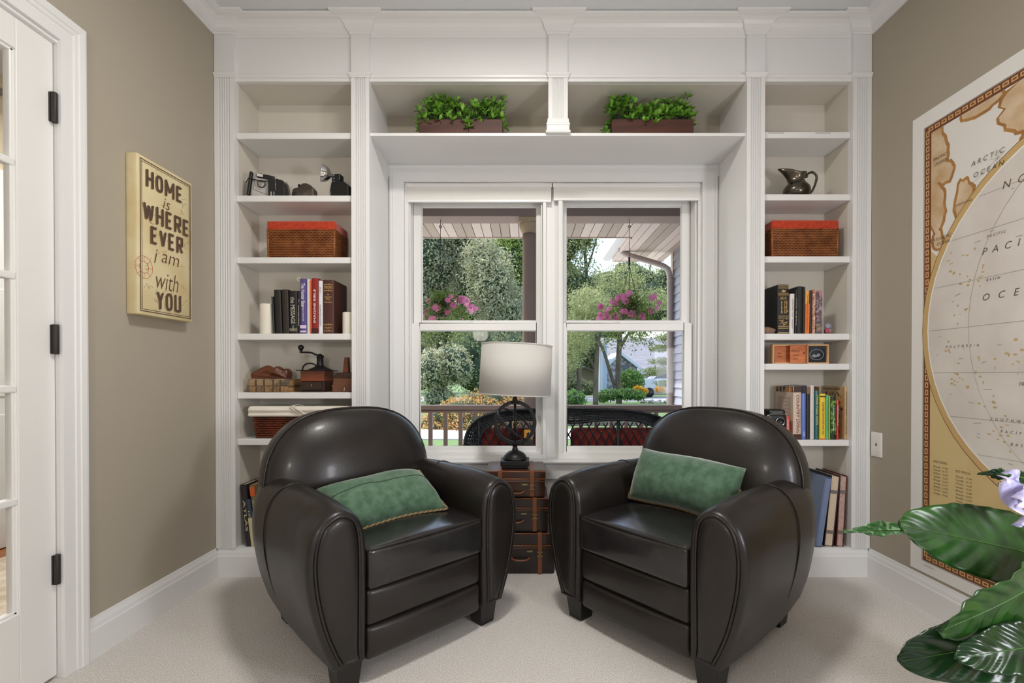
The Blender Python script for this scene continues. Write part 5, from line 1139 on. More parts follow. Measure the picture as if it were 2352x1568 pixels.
# ================================================================== THE PORCH AND GARDEN BEYOND THE WINDOWS
TAUPE = mat('porch_taupe', (150, 131, 123), .6, bump=.03, bs=40); TAUPEL = mat('porch_beam_paint', (170, 156, 146), .6); SOFF = mat('soffit_vinyl', (216, 200, 192), .5); SOFF2 = mat('soffit_vinyl_vented', (178, 164, 152), .6)
WVIN = mat('gutter_aluminium', (222, 222, 226), .35); SIDING = mat('grey_siding', (160, 161, 172), .55, bump=.04, bs=60)
GZ = -.50; PZ = -.22; BY0, BY1 = 2.30, 2.52; BZ = 2.50
struct(MB().box(-6, 1.9, .47, 2.62, PZ - .2, PZ).build('porch_floor', mat('porch_boards', (150, 142, 134), .7, col2=(130, 122, 116), ns=3, stretch=(1, 12, 1))), 'grey porch floor outside the window', 'porch floor')
struct(MB().box(-6, 2.2, .47, BY0, 2.95, 3.02).build('porch_ceiling', TAUPEL), 'porch ceiling', 'porch ceiling')
struct(MB().box(-6, 1.9, BY0, BY1, BZ, 3.02).build('porch_beam', TAUPE), 'taupe beam along the front edge of the porch', 'beam')
# soffits: ribbed panels running away from the house
b = MB(); b2 = MB(); b3 = MB()
def sof(x0, x1, y0, y1, z):
    n = max(1, round((x1 - x0) / .098)); 
    for i in range(n):
        a = x0 + (x1 - x0) * i / n; e = x0 + (x1 - x0) * (i + 1) / n; (b2 if i % 4 in (2, 3) else b).box(a + .0035, e - .0035, y0, y1, z, z + .02)
    b3.box(x0, x1, y0, y1, z + .012, z + .03)
sof(-6.0, 1.22, BY1, 3.07, BZ + .02); sof(1.22, 1.9, BY1, 4.18, BZ + .02)
t = sempty('porch_soffit', 'ribbed pale soffit under the eaves', 'soffit'); b.build('soffit_panel', SOFF, t); b2.build('vented_panel', SOFF2, t); b3.build('soffit_backing', mat('soffit_gap', (84, 74, 68), .8), t)
b = MB(); b.box(-6, 1.2, 3.07, 3.09, BZ + .012, BZ + .20); b.box(1.205, 1.225, 3.09, 4.20, BZ + .005, BZ + .17); b.box(1.22, 1.9, 4.18, 4.20, BZ + .01, BZ + .15)
struct(b.build('fascia_board', SOFF), 'pale fascia boards along the eaves', 'fascia')
b = MB(); b.box(-6.2, 2.4, .3, 3.08, 3.03, 3.1); b.box(1.2, 6, .3, 4.2, 3.03, 3.1); struct(b.build('porch_roof', mat('roof_shingle', (96, 92, 92), .9)), 'porch roof', 'roof')
t = tag(MB().prism([(1.205, BZ + .09), (1.09, BZ + .20), (1.08, BZ + .20), (1.10, BZ + .08), (1.13, BZ + .055), (1.205, BZ + .055)], 'y', 3.09, 4.34).build('rain_gutter', WVIN, bevel=.003), 'pale blue white rain gutter along the side eave', 'gutter')
t = thing('downspout', 'ribbed downspout bending from the gutter to the siding corner', 'downspout', (0, 0, 0)); yd_ = 3.70
q = lambda px, py: P(px, py, yd_)
path = [q(1424, 552), q(1424, 566), q(1427, 576), q(1436, 583), q(1455, 590), q(1500, 603), q(1522, 611), q(1532, 618), q(1537, 630), q(1538, 650), q(1538, 990)]
m = MB(); sp_ = spline(path[:-1], 6); m.tube([p + V((0, 0, 0)) for p in sp_] + [path[-1]], .036, 12); m.build('pipe', mat('downspout_taupe', (176, 164, 158), .45), t)
m = MB()
for i, p in enumerate(sp_[:-1]):
    if i % 2 == 0 and (4 < i < 22 or i > 32): 
        d = (sp_[i + 1] - p).normalized(); a = d.orthogonal().normalized(); c = d.cross(a); m.tube([p + (a * math.cos(k) + c * math.sin(k)) * .037 for k in [2 * PI * j / 10 for j in range(10)]], .003, 4, closed=True)
m.build('elbow_rib', WVIN, t)
# side wing: siding, corner board
WX = 1.90; wyc = 3.79
b = MB(); dz = .105
for i in range(-6, 26):
    z = BZ - (i + 1) * dz; b.prism([(WX, z + dz), (WX - .004, z + dz), (WX - .020, z), (WX, z)], 'y', .6, wyc - .05)
b.box(WX, WX + .1, .6, wyc, -.5, 3.05); b.box(WX, WX + 3, wyc - .02, wyc, -.5, 3.05)
struct(b.build('siding_wall', SIDING), 'blue grey lap siding of the side wing', 'siding wall')
struct(MB().box(WX - .022, WX + .02, wyc - .075, wyc + .004, -.5, BZ + .02).build('corner_board', SOFF), 'pale corner board of the side wing', 'corner board')
# railing
RY = 2.40; RZ = fz(930, RY); t = thing('porch_railing', 'taupe porch railing with square balusters', 'railing', (0, RY, 0))
m = MB(); m.box(-5.5, 1.88, -.045, .045, RZ - .045, RZ); m.box(-5.5, 1.88, -.02, .02, RZ - .075, RZ - .043); m.build('top_rail', TAUPE, t, bevel=.006)
MB().box(-5.5, 1.88, -.02, .02, PZ + .08, PZ + .13).build('bottom_rail', TAUPE, t)
for k in range(34):
    x = fx(989, RY) - .148 * 12 + .148 * k
    if -3.4 < x < 1.8: MB().box(x - .019, x + .019, -.019, .019, PZ + .13, RZ - .07).build('baluster', TAUPE, t)
for x in (-3.5, -1.9): MB().box(x - .04, x + .04, -.04, .04, PZ, RZ - .04).build('post', TAUPE, t)
# column
COLX = fx(1217, RY); t = thing('porch_column', 'round taupe porch column seen behind the lamp shade', 'column', (COLX, RY, PZ))
m = MB(); m.lathe([(.10, .0), (.10, .04), (.085, .06), (.074, .08), (.072, 2.50), (.076, 2.505), (.076, 2.53), (.072, 2.535), (.072, 2.58)], 32); m.build('shaft', TAUPE, t)
m = MB(); m.lathe([(.073, 2.575), (.085, 2.60), (.100, 2.63), (.105, 2.66), (.10, 2.675)], 32); m.box(-.105, .105, -.10, .10, 2.672, 2.716); m.build('capital', mat('capital_cream', (190, 170, 140), .6), t)
# hanging baskets
PET = [mat('petunia_petal', (214, 110, 160), .5, island=[(240, 156, 196), (228, 126, 178), (246, 182, 210), (220, 118, 176)], trans=.4)]
HG = mat('basket_leaf', (96, 130, 50), .5, island=[(96, 126, 58), (130, 160, 76), (152, 178, 94), (84, 112, 52)], trans=.35); WIRE = mat('dark_wire', (50, 44, 40), .5)
def hanging(label, px, pyhook, pypot, seed, hookstyle, flow):
    y = 2.40; c = P(px, pypot, y); t = thing('hanging_basket', label, 'hanging plant', c, 0, 'hanging flower baskets on the porch'); top = BZ - c.z
    MB().lathe([(0, -.075), (.075, -.075), (.082, -.06), (.100, .055), (.107, .060), (.107, .072), (.098, .072), (.09, .05), (0, .05)], 28).build('pot', mat('pot_charcoal', (58, 54, 54), .5), t)
    zh = fz(pyhook, y) - c.z; m = MB()
    m.tube([(0, 0, top), (0, 0, zh + (.03 if hookstyle else 0))], .0025, 5)
    m.tube([(math.cos(a) * .012, 0, top - .07 + math.sin(a) * .012) for a in [2 * PI * i / 12 for i in range(12)]], .004, 5, closed=True)
    if hookstyle: m.tube(spline([(-.022, 0, zh + .0), (-.022, 0, zh + .025), (0, 0, zh + .040), (.022, 0, zh + .025), (.020, 0, zh - .005), (.004, 0, zh - .045), (0, 0, zh - .07)], 6), .008, 8)
    else: m.tube([(0, 0, zh + .02), (0, 0, zh - .06)], .010, 8)
    for a in (.3, 2.4, 4.5): m.tube([(0, 0, zh - .06), (.10 * math.cos(a), .10 * math.sin(a), .07)], .0028, 5)
    m.build('hanger', WIRE, t)
    rg = random.Random(seed); m = MB()
    for k in range(2600):
        a = rg.uniform(0, 6.283); r = .26 * rg.random() ** .6; dr = rg.random(); x, yy = r * math.cos(a), r * math.sin(a); z = .06 + rg.gauss(.05, .045) - (max(0, r - .10) * 1.1) - (rg.random() ** 2 * .30 if r > .13 else 0)
        x += flow * .05
        d = V((rg.gauss(0, 1), rg.gauss(0, 1), rg.gauss(-.2, .8))).normalized(); m.quadleaf((x, yy, z), d, d.orthogonal(), rg.uniform(.02, .04), rg.uniform(.009, .016))
    o = m.build('foliage', HG, t, recalc=False); o['kind'] = 'stuff'
    m = MB()
    for k in range(34):
        a = rg.uniform(0, 6.283); r = rg.uniform(.15, .33); x, yy = r * math.cos(a) + flow * .06, r * math.sin(a) * .8 - .03; z = rg.uniform(-.24, .13) * (r / .3) + .04; c0 = V((x, yy, z)); nn = V((math.cos(a) * .6, -1.0, rg.uniform(0, .7))).normalized(); u = nn.orthogonal().normalized(); v = nn.cross(u); R = rg.uniform(.026, .040); ph = rg.random() * 6
        ring = [c0 + (u * math.cos(2 * PI * i / 15) + v * math.sin(2 * PI * i / 15)) * R * (1 - .16 * (i % 3 == 0)) + nn * (.010 + .006 * math.sin(i * 1.26 + ph)) for i in range(15)]
        m.add([c0 - nn * .012] + ring, [(0, i + 1, (i + 1) % 15 + 1) for i in range(15)], True)
    m.build('pink_blossoms', PET[0], t, recalc=False)
hanging('hanging pot of pink petunias outside the left window', 1012, 620, 712, 3, True, .6)
hanging('hanging pot of pink petunias outside the right window', 1445, 596, 716, 8, False, -.3)
# wicker loveseat seen from behind
WICK_ = mat('black_wicker', (30, 32, 36), .4, bump=.25, bs=200); RCUSH = mat('red_cushion', (150, 52, 44), .85, col2=(128, 40, 36), ns=8, bump=.1, bs=100)
LY = .72; t = thing('wicker_loveseat', 'black wicker loveseat with red cushion on the porch, seen from behind', 'loveseat', (0, LY, PZ))
def lp(px, py, dy=0): p = P(px, py, LY + dy); return V((p.x, dy, p.z - PZ))
top = spline([lp(1062, 1120), lp(1064, 1035), lp(1070, 995), lp(1090, 966), lp(1125, 949), lp(1175, 940), lp(1240, 937), lp(1320, 936), lp(1410, 938), lp(1480, 946), lp(1525, 962), lp(1550, 990), lp(1556, 1035), lp(1558, 1120)], 8)
cen = lp(1310, 1060); m = MB()
def off(p, d): q_ = cen - p; q_.y = 0; return p + q_.normalized() * d
for k in range(8):
    m.tube([off(p, .006 + .0125 * k) + V((0, .03 * math.sin(PI * k / 7) - .012, 0)) for p in top], .0062 if k not in (0, 7) else .008, 6)
for i in range(0, len(top) - 1):
    if i % 2 == 0:
        m.tube([off(top[i], .0125 * k) + V((0, .03 * math.sin(PI * k / 7) - .012 + (.006 if k % 2 else -.006), 0)) for k in range(8)], .0045, 5); m.tube([off(top[i].lerp(top[i + 1], .5), .0125 * k) + V((0, .03 * math.sin(PI * k / 7) - .012 + (-.006 if k % 2 else .006), 0)) for k in range(8)], .0045, 5)
m.build('rolled_back_rim', WICK_, t)
m = MB(); xl, xr = lp(1080, 1000).x, lp(1540, 1000).x; zt = lp(1300, 966).z; zb_ = .34; stp = .052
def ztop(x):
    zs_ = [off(p, .095).z for p in top if abs(p.x - x) < .07]; return min(zt, max(zs_)) if zs_ else zt
for k in range(-12, 40):
    for sg in (1, -1):
        pts = []
        for i in range(54):
            z = zb_ + i * .0125; x = xl + k * stp + sg * (z - zb_) * .55
            if xl < x < xr and z < ztop(x): pts.append((x, .002 * sg, z))
        if len(pts) > 2: m.tube(pts, .0042, 5)
m.build('lattice_back', WICK_, t)
m = MB()
for px in (1100, 1172, 1296, 1420, 1530): x = lp(px, 1000).x; m.tube([(x, .0, .0), (x, 0.0, ztop(x))], .012, 8)
m.box(xl, xr, -.01, .012, .33, .36); m.build('back_post', WICK_, t)
for sx in (xl + .03, xr - .03): MB().tube([(sx, .60, 0), (sx, .60, .60)], .016, 8).build('front_post', WICK_, t); MB().tube(spline([(sx, 0, .74), (sx, .2, .68), (sx, .5, .62), (sx, .64, .56)], 6), .028, 8).build('arm_rest', WICK_, t)
MB().box(xl, xr, .01, .62, .26, .345).build('seat_frame', WICK_, t)
MB().rbox(xl + .04, xr - .04, .08, .62, .347, .46, .03, 4).build('seat_cushion', RCUSH, t)
for a, e in ((xl + .05, (xl + xr) / 2 - .01), ((xl + xr) / 2 + .01, xr - .05)): MB().rbox(a, e, .030, .13, .47, .85, .04, 5).build('back_cushion', RCUSH, t)
# security sticker on the glass
sy = YLS + .0085; c = P(1214, 1002, sy); t = thing('window_sticker', 'yellow and black star sticker on the left window glass', 'sticker', c)
w_, h_ = .028, .050; MB().box(-w_, w_, -.0006, .0, -h_, h_).build('sticker_face', mat('sticker_black', (36, 30, 26), .5), t)
m = MB(); m.add([(-w_ * .9, -.0008, -h_ * .35), (w_ * .9, -.0008, -h_ * .35), (w_ * .9, -.0008, h_ * .75), (-w_ * .9, -.0008, h_ * .75)], [(0, 1, 2, 3)]); m.build('yellow_field', mat('sticker_yellow', (206, 146, 40), .5), t)
m = MB(); m.add([(.017 * (1 if i % 2 == 0 else .5) * math.sin(2 * PI * i / 12), -.0011, .010 + .019 * (1 if i % 2 == 0 else .5) * math.cos(2 * PI * i / 12)) for i in range(12)], [tuple(range(12))]); m.build('star', BLACK, t)
# ground
LAWN = mat('lawn_grass', (104, 128, 72), .9, col2=(88, 110, 62), ns=9, nd=6, bump=.5, bs=60); CONC = mat('concrete_walk', (214, 208, 200), .85, col2=(196, 190, 182), ns=8)
struct(MB().box(-60, 70, 2.62, 110, GZ - .3, GZ).build('lawn', LAWN), 'green front lawn', 'lawn')
struct(MB().box(-14, 7, 2.64, 7.3, GZ, GZ + .015).build('bounce_apron', CONC), 'unseen pale slab added before the porch to bounce light', 'walk')  # out of view, added to bounce neutral light onto soffit and window alcove
def gy(py): return F * (CZ - GZ) / (py - 862) - CD
struct(MB().box(-40, 4.6, gy(1010), gy(986), GZ, GZ + .02).build('sidewalk', CONC), 'pale concrete front walk below the autumn shrub', 'walk')
struct(MB().box(-40, 4.6, gy(978), gy(969), GZ, GZ + .16).build('garden_edging', mat('edging_stone', (120, 108, 98), .85)), 'low stone edging behind the front walk', 'edging')
struct(MB().box(-50, 50, 24.5, 31, GZ - .01, GZ + .012).build('street', mat('asphalt', (176, 172, 172), .9)), 'pale grey street beyond the lawn', 'street')
# ---- foliage
def blobs_leaves(rng, cents, n, size, asp=.45, shell=.55):
    c = np.array([x[:3] for x in cents]); r = np.array([x[3:6] for x in cents]); wgt = (r.prod(1)) ** (2 / 3); wgt /= wgt.sum()
    k = rng.choice(len(cents), n, p=wgt); d = rng.normal(size=(n, 3)); d /= np.linalg.norm(d, axis=1)[:, None]
    rad = shell + (1 - shell) * rng.random(n) ** .7; lump = 1 + .22 * np.sin(d @ np.array([5.1, 3.3, 4.2]) + k * 1.7) * np.sin(d @ np.array([-3.7, 6.2, 2.9]) + k) + .10 * np.sin(d @ np.array([11., -9., 13.]) + k * 2.3)
    p = c[k] + d * r[k] * (rad * lump)[:, None]
    nr = d + .8 * rng.normal(size=(n, 3)); nr /= np.linalg.norm(nr, axis=1)[:, None]; u = np.cross(nr, rng.normal(size=(n, 3))); u /= np.linalg.norm(u, axis=1)[:, None]; v = np.cross(nr, u)
    s = size * (.6 + .8 * rng.random(n))[:, None]
    q = np.stack([p, p + u * s * .5 + v * s * asp * .5, p + u * s, p + u * s * .5 - v * s * asp * .5], 1).reshape(-1, 3)
    return q.tolist(), [(4 * i, 4 * i + 1, 4 * i + 2, 4 * i + 3) for i in range(n)]
def leafmat(key, cols): return mat(key, cols[0], .6, island=cols, spec=.2, trans=.45)
WILLOW = leafmat('willow_leaf', [(158, 156, 120), (198, 195, 160), (174, 172, 134), (220, 217, 188), (132, 134, 98)])
OLIVE = leafmat('olive_leaf', [(138, 146, 96), (176, 180, 126), (116, 124, 82), (202, 202, 152), (156, 162, 108)])
YELG = leafmat('bright_leaf', [(150, 172, 84), (182, 196, 110), (120, 146, 66), (198, 206, 138)])
DKG = leafmat('deep_leaf', [(120, 128, 86), (148, 154, 112), (172, 176, 134), (100, 110, 74)])
AUT = leafmat('autumn_leaf', [(208, 150, 94), (214, 176, 112), (182, 168, 104), (200, 128, 86), (168, 158, 96), (224, 194, 136)])
SHR = leafmat('shrub_leaf', [(92, 132, 66), (122, 158, 84), (72, 108, 54), (146, 176, 100)])
YEL = leafmat('yellow_flower', [(226, 178, 54), (206, 152, 40), (236, 196, 80)])
BARK = mat('tree_bark', (112, 96, 80), .9, col2=(84, 72, 60), ns=6, stretch=(1, 1, .3), bump=.5, bs=14)
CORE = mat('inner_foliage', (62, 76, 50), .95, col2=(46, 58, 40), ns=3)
def tree(label, name, px, y, cents, n, size, mt, trunk=None, core=.0, cat='tree', group=None, shell=.55, asp=.45):
    """cents: (px, py, dy, rx, ry, rz) blobs measured at the tree's own distance, radii in metres"""
    x0 = fx(px, y); t = thing(name, label, cat, (x0, y, GZ), 0, group); seed = int(px * 7 + y * 13) & 0xffff; rng = np.random.default_rng(seed)
    cc = []
    for a, b_, dy, rx, ry, rz in cents: p = P(a, b_, y + dy); cc.append((p.x - x0, dy, p.z - GZ, rx, ry, rz))
    vs, fs = blobs_leaves(rng, cc, n, size, asp, shell); o = fast_mesh('foliage', vs, fs, mt, t); o['kind'] = 'stuff'
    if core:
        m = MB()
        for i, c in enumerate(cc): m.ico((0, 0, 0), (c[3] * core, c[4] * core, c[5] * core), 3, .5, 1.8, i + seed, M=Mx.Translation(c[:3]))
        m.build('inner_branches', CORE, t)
    if trunk:
        m = MB()
        for path, r in trunk: m.tube(spline([(P(a, b_, y + dy).x - x0, dy, P(a, b_, y + dy).z - GZ) for a, b_, dy in path], 6), r, 10, taper=lambda s: 1 - .35 * s)
        m.build('trunk', BARK, t)
    return t
GT = 'trees across the street'
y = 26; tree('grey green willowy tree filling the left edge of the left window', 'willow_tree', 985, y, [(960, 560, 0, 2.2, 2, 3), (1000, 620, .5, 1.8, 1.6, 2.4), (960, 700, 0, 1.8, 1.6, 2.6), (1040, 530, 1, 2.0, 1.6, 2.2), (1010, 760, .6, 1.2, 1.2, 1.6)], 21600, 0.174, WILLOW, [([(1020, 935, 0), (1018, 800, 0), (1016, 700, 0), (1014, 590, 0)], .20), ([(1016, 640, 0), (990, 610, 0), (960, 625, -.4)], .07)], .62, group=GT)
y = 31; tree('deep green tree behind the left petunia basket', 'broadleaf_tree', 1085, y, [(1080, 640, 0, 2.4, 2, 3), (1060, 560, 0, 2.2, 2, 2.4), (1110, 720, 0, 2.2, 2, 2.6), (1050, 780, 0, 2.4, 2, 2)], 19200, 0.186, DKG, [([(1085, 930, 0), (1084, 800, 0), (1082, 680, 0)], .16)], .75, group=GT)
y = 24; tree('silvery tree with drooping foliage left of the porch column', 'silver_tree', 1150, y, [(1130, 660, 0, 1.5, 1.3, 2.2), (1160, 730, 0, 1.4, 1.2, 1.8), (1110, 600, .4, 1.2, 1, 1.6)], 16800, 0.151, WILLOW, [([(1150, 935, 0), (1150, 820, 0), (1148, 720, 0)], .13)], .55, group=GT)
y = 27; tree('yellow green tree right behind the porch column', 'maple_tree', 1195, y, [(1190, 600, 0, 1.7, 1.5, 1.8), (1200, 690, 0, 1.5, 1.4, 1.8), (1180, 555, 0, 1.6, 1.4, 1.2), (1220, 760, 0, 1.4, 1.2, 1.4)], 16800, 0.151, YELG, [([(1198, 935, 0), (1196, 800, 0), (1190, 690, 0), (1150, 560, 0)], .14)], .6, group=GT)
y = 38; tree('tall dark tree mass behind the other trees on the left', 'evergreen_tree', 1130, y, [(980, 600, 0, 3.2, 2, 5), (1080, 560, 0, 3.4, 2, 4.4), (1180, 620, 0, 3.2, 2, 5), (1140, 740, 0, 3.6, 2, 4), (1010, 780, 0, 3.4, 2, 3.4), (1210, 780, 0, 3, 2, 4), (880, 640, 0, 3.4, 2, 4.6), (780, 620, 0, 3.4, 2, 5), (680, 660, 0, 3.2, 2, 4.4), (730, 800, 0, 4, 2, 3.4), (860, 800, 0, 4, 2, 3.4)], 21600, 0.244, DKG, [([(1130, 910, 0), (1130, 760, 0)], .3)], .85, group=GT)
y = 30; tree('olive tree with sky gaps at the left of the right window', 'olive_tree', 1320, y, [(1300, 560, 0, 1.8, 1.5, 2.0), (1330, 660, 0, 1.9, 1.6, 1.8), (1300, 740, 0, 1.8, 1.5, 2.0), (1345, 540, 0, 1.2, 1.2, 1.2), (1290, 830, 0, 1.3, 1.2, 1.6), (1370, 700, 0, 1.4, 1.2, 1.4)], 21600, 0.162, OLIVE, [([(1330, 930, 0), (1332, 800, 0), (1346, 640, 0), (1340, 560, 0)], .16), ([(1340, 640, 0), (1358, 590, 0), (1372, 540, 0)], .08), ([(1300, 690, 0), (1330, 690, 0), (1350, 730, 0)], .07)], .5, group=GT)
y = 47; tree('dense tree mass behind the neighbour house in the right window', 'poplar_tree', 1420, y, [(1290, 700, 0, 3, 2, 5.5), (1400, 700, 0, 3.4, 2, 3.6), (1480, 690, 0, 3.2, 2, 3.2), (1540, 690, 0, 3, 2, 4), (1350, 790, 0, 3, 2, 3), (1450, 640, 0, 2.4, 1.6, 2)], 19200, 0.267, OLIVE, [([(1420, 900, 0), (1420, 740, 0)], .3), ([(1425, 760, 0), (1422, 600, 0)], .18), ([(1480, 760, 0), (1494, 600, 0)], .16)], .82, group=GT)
y = 22.6; tree('forked tree with pink blossom before the stone house', 'forked_tree', 1415, y, [(1400, 720, 0, 1.5, 1.2, .8), (1360, 690, 0, 1.1, 1, .8), (1450, 700, 0, 1.3, 1.1, .8), (1500, 690, 0, 1.0, 1, .7), (1430, 640, 0, 1.4, 1, .8), (1330, 780, 0, .9, .7, .9), (1460, 770, 0, .5, .5, .4)], 15600, 0.104, OLIVE, [([(1422, 930, 0), (1421, 890, 0), (1420, 850, 0), (1422, 800, 0), (1424, 760, 0), (1424, 700, 0)], .17), ([(1414, 895, 0), (1400, 850, 0), (1388, 810, 0), (1372, 775, 0), (1362, 750, 0)], .10), ([(1424, 800, 0), (1436, 778, 0), (1450, 755, 0)], .09)], .0, group=GT)
y = 19.6; tree('straight trunked tree left of the forked tree', 'slender_tree', 1370, y, [(1350, 700, 0, 1.0, .9, .8), (1330, 760, 0, .9, .8, 1.0), (1310, 820, 0, .7, .6, .6), (1380, 720, 0, .9, .8, .7)], 8400, 0.104, OLIVE, [([(1368, 930, 0), (1369, 860, 0), (1372, 800, 0), (1372, 740, 0)], .13), ([(1368, 850, 0), (1350, 820, 0), (1330, 806, 0)], .05)], .0, group=GT)
y = 18; tree('dark spruce with layered branches at the right of the right window', 'spruce_tree', 1545, y, [(1540, 775, 0, .7, .5, .22), (1520, 800, 0, .6, .5, .16), (1530, 830, 0, .75, .5, .18), (1512, 850, 0, .7, .5, .16), (1535, 880, 0, .6, .5, .14), (1545, 740, 0, .6, .5, .25), (1500, 858, 0, .4, .4, .10)], 10800, 0.075, DKG, [([(1550, 925, 0), (1550, 800, 0), (1548, 700, 0)], .10)], .0, group=GT, shell=.2)
SG = 'shrubs in the front gardens'
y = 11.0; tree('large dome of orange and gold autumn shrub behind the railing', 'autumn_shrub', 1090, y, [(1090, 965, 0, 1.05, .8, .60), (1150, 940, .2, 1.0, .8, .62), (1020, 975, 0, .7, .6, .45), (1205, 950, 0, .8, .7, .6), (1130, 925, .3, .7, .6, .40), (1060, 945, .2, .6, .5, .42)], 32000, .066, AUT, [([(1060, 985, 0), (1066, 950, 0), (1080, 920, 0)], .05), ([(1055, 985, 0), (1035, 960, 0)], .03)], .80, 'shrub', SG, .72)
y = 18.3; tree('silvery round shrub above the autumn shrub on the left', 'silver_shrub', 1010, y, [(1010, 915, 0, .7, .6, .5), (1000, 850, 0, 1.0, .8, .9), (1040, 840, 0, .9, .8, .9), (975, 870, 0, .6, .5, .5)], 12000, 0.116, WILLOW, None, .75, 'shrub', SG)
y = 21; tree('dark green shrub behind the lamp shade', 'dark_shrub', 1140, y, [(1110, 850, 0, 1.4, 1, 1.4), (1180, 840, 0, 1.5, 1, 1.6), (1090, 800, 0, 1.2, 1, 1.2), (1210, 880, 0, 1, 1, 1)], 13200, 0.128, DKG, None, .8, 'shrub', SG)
y = 17; tree('rounded bright green shrub at the left of the right window', 'green_shrub', 1318, y, [(1318, 915, 0, .50, .4, .32), (1300, 920, 0, .4, .4, .28)], 3500, .10, SHR, None, .8, 'shrub', SG)
y = 26; tree('rounded olive shrub before the silver car', 'round_shrub', 1450, y, [(1450, 874, 0, .75, .6, .62)], 3500, .16, SHR, None, .8, 'shrub', SG)
y = 21; tree('low leafy hedge around the forked tree', 'low_hedge', 1440, y, [(1400, 907, 0, .55, .4, .26), (1440, 905, 0, .6, .4, .28), (1465, 908, 0, .4, .4, .22), (1385, 912, 0, .3, .3, .25)], 4000, .12, SHR, None, .8, 'shrub', SG)
y = 34; tree('dark shrub by the tan house left of the slender tree', 'dark_shrub', 1330, y, [(1342, 895, 0, .9, .6, .75), (1325, 885, 0, .6, .5, .6), (1300, 880, 0, .7, .5, .9)], 8400, 0.104, DKG, None, .8, 'shrub', SG)
y = 24; tree('clump of yellow flowers left of the boulders', 'yellow_flowers', 1470, y, [(1466, 893, 0, .26, .2, .16), (1480, 898, 0, .22, .2, .14)], 1500, .08, YEL, None, .7, 'flowers', SG)
tree('clump of yellow flowers beside the siding corner', 'yellow_flowers', 1516, y, [(1516, 894, 0, .26, .2, .18)], 1200, .08, YEL, None, .7, 'flowers', SG)
# boulders
STN = mat('boulder_stone', (204, 190, 180), .85, col2=(164, 150, 144), ns=5, bump=.3, bs=12); rg = random.Random(2)
for k, (px, r, lb) in enumerate(((1478, .14, 'grey boulder at the left end of the rock edging'), (1496, .15, 'pale boulder in the middle of the rock edging'), (1513, .14, 'pinkish boulder right of the middle of the rock edging'), (1530, .15, 'pale boulder at the right end of the rock edging beside the siding'))):
    x = fx(px, 23); o = MB().ico((0, 0, 0), (r * 1.15, r, r * .75), 3, .75, 1.3, k + 3).build('boulder', STN, loc=(x, 23, GZ + r * .6)); tag(o, lb, 'boulder', 'boulders edging the far garden')
# neighbour stone house with gable
HY = 33; t = thing('stone_house', 'grey roofed stone house with a white gable behind the forked tree', 'house', (0, HY, GZ))
def hp(px, py, dy=0): p = P(px, py, HY + dy); return p.x, p.z - GZ
STONE = mat('house_stone', (176, 172, 174), .9, col2=(120, 116, 120), ns=4, nd=2, sharp=(.45, .55), bump=.4, bs=6); ROOF = mat('house_roof', (140, 137, 140), .85, col2=(124, 121, 126), ns=3, stretch=(.5, 1, 4)); HW = mat('house_white', (206, 209, 216), .5)
xa, _ = hp(1393, 900); xb, ze = hp(1463, 838); xm, za = hp(1424, 808)
m = MB(); m.prism([(xa, 0), (xb, 0), (xb, ze), (xm, za - .15), (xa, ze)], 'y', 0, 4); m.build('stone_gable', STONE, t)
m = MB(); 
for (x0, z0, x1, z1) in ((xa - .25, ze - .18, xm, za), (xm, za, xb + .25, ze - .18)): m.prism([(x0, z0), (x1, z1), (x1, z1 - .22), (x0, z0 - .22)], 'y', -.35, -.15); m.prism([(x0, z0 + .02), (x1, z1 + .02), (x1, z1), (x0, z0)], 'y', -.35, 4)
m.build('gable_rake', HW, t)
xd, zr = hp(1540, 775); _, zev = hp(1540, 850); m = MB(); m.loft([[(xm - .4, 1.5, zev), (xd + 3, 1.5, zev), (xd + 3, 1.4, zev - .15), (xm - .4, 1.4, zev - .15)], [(xm - .4, 6.5, zr + .5), (xd + 3, 6.5, zr + .5), (xd + 3, 6.6, zr + .3), (xm - .4, 6.6, zr + .3)]], smooth=False); m.build('roof', ROOF, t)
MB().box(xm - .4, xd + 3, 1.35, 1.5, zev - .28, zev - .02).build('eave', HW, t); MB().box(xm, xd + 3, 1.9, 6, 0, zev - .1).build('wall', mat('house_wall', (196, 190, 184), .8), t)
xw, zw = hp(1386, 790); MB().box(hp(1377, 850)[0], hp(1392, 850)[0], -.4, 2, 0, zw).build('corner_bay', mat('house_bluegrey', (176, 188, 206), .6), t); MB().box(hp(1378, 850)[0], hp(1382, 850)[0], -.45, -.38, .2, zw).build('white_trim', HW, t)
x0, z0 = hp(1428, 850); x1, z1 = hp(1446, 838); MB().box(x0, x1, -.05, .05, z0 - .9, z1).build('window', mat('far_window', (70, 78, 92), .2), t)
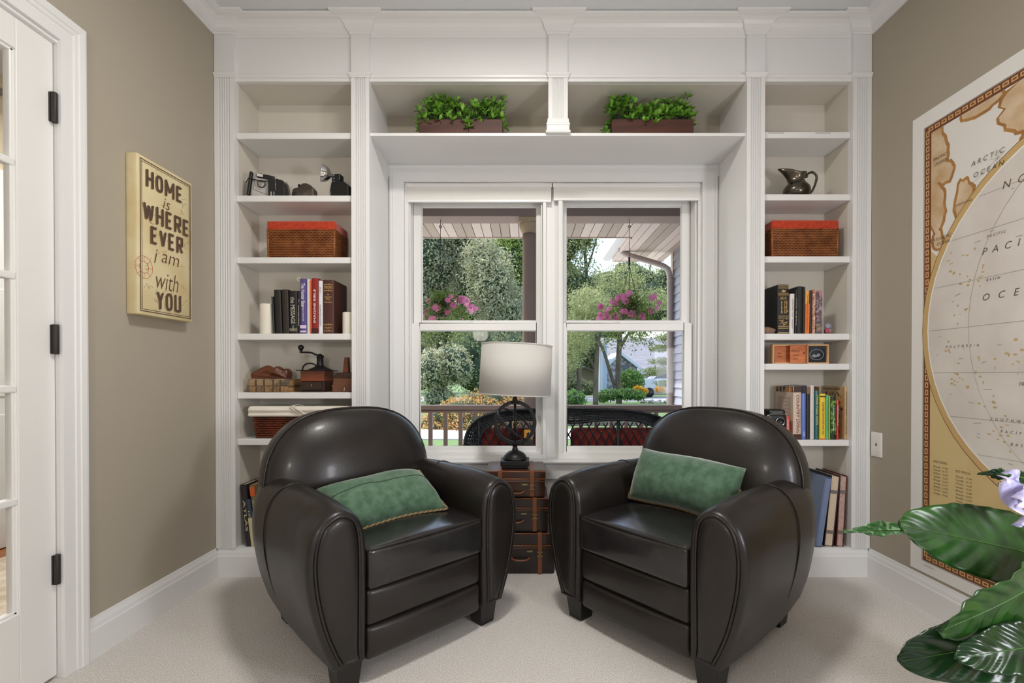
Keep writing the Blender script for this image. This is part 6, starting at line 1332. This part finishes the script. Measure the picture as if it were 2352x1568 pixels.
# string of lit lanterns in the forked tree? -> small warm reflections of a chandelier are left out (they are reflections in the glass)
HY2 = 41; t = thing('tan_house', 'tan house with a low roof left of the slender tree', 'house', (0, HY2, GZ))
def h2(px, py): p = P(px, py, HY2); return p.x, p.z - GZ
x0, _ = h2(1296, 900); x1, ze = h2(1372, 852); xm, za = h2(1330, 834)
MB().prism([(x0 - .4, 0), (x1, 0), (x1, ze - .1), (xm, za - .2), (x0 - .4, ze - .6)], 'y', 0, 4).build('wall', mat('tan_stucco', (142, 130, 114), .8), t)
m = MB(); m.prism([(x0 - .7, ze - .7), (xm, za), (x1 + .2, ze - .15), (x1 + .2, ze - .35), (xm, za - .25), (x0 - .7, ze - .95)], 'y', -.5, 4); m.build('roof', mat('dark_roof', (110, 100, 96), .9), t)
a, c = h2(1312, 870); MB().box(a - .35, a + .35, -.06, .02, c - .6, c + .5).build('window', mat('far_window', (70, 78, 92), .2), t)
# silver car
CY = 30.2; x0, x1 = fx(1458, CY), fx(1580, CY); t = thing('car', 'silver car parked behind the yellow flowers', 'car', (x0, CY, GZ)); L = x1 - x0
PAINT = mat('silver_car_paint', (186, 190, 200), .3, metal=.3); m = MB(); zc = .25
pr = [(0, .35), (0, .75), (.15, .90), (.95, 1.0), (1.25, 1.02), (3.9, 1.0), (L, .95), (L, .35)]; m.prism([(a, zc + b_) for a, b_ in pr], 'y', -.8, .8); m.build('body', PAINT, t, bevel=.08)
m = MB(); m.prism([(.95, zc + .98), (1.55, zc + 1.42), (2.9, zc + 1.46), (3.7, zc + 1.0)], 'y', -.7, .7); cb = m.build('cabin', PAINT, t, bevel=.06)
m = MB(); m.prism([(1.12, zc + 1.02), (1.60, zc + 1.36), (2.8, zc + 1.40), (3.4, zc + 1.02)], 'y', -.72, -.69); m.build('window', mat('car_glass', (60, 74, 86), .1), cb)
for xx in (.75, L - .75): MB().lathe([(.0, -.1), (.33, -.1), (.33, .1), (0, .1)], 24, M=rotm((xx, -.76, .33), 0, PI / 2)).build('wheel', BLACK, t)
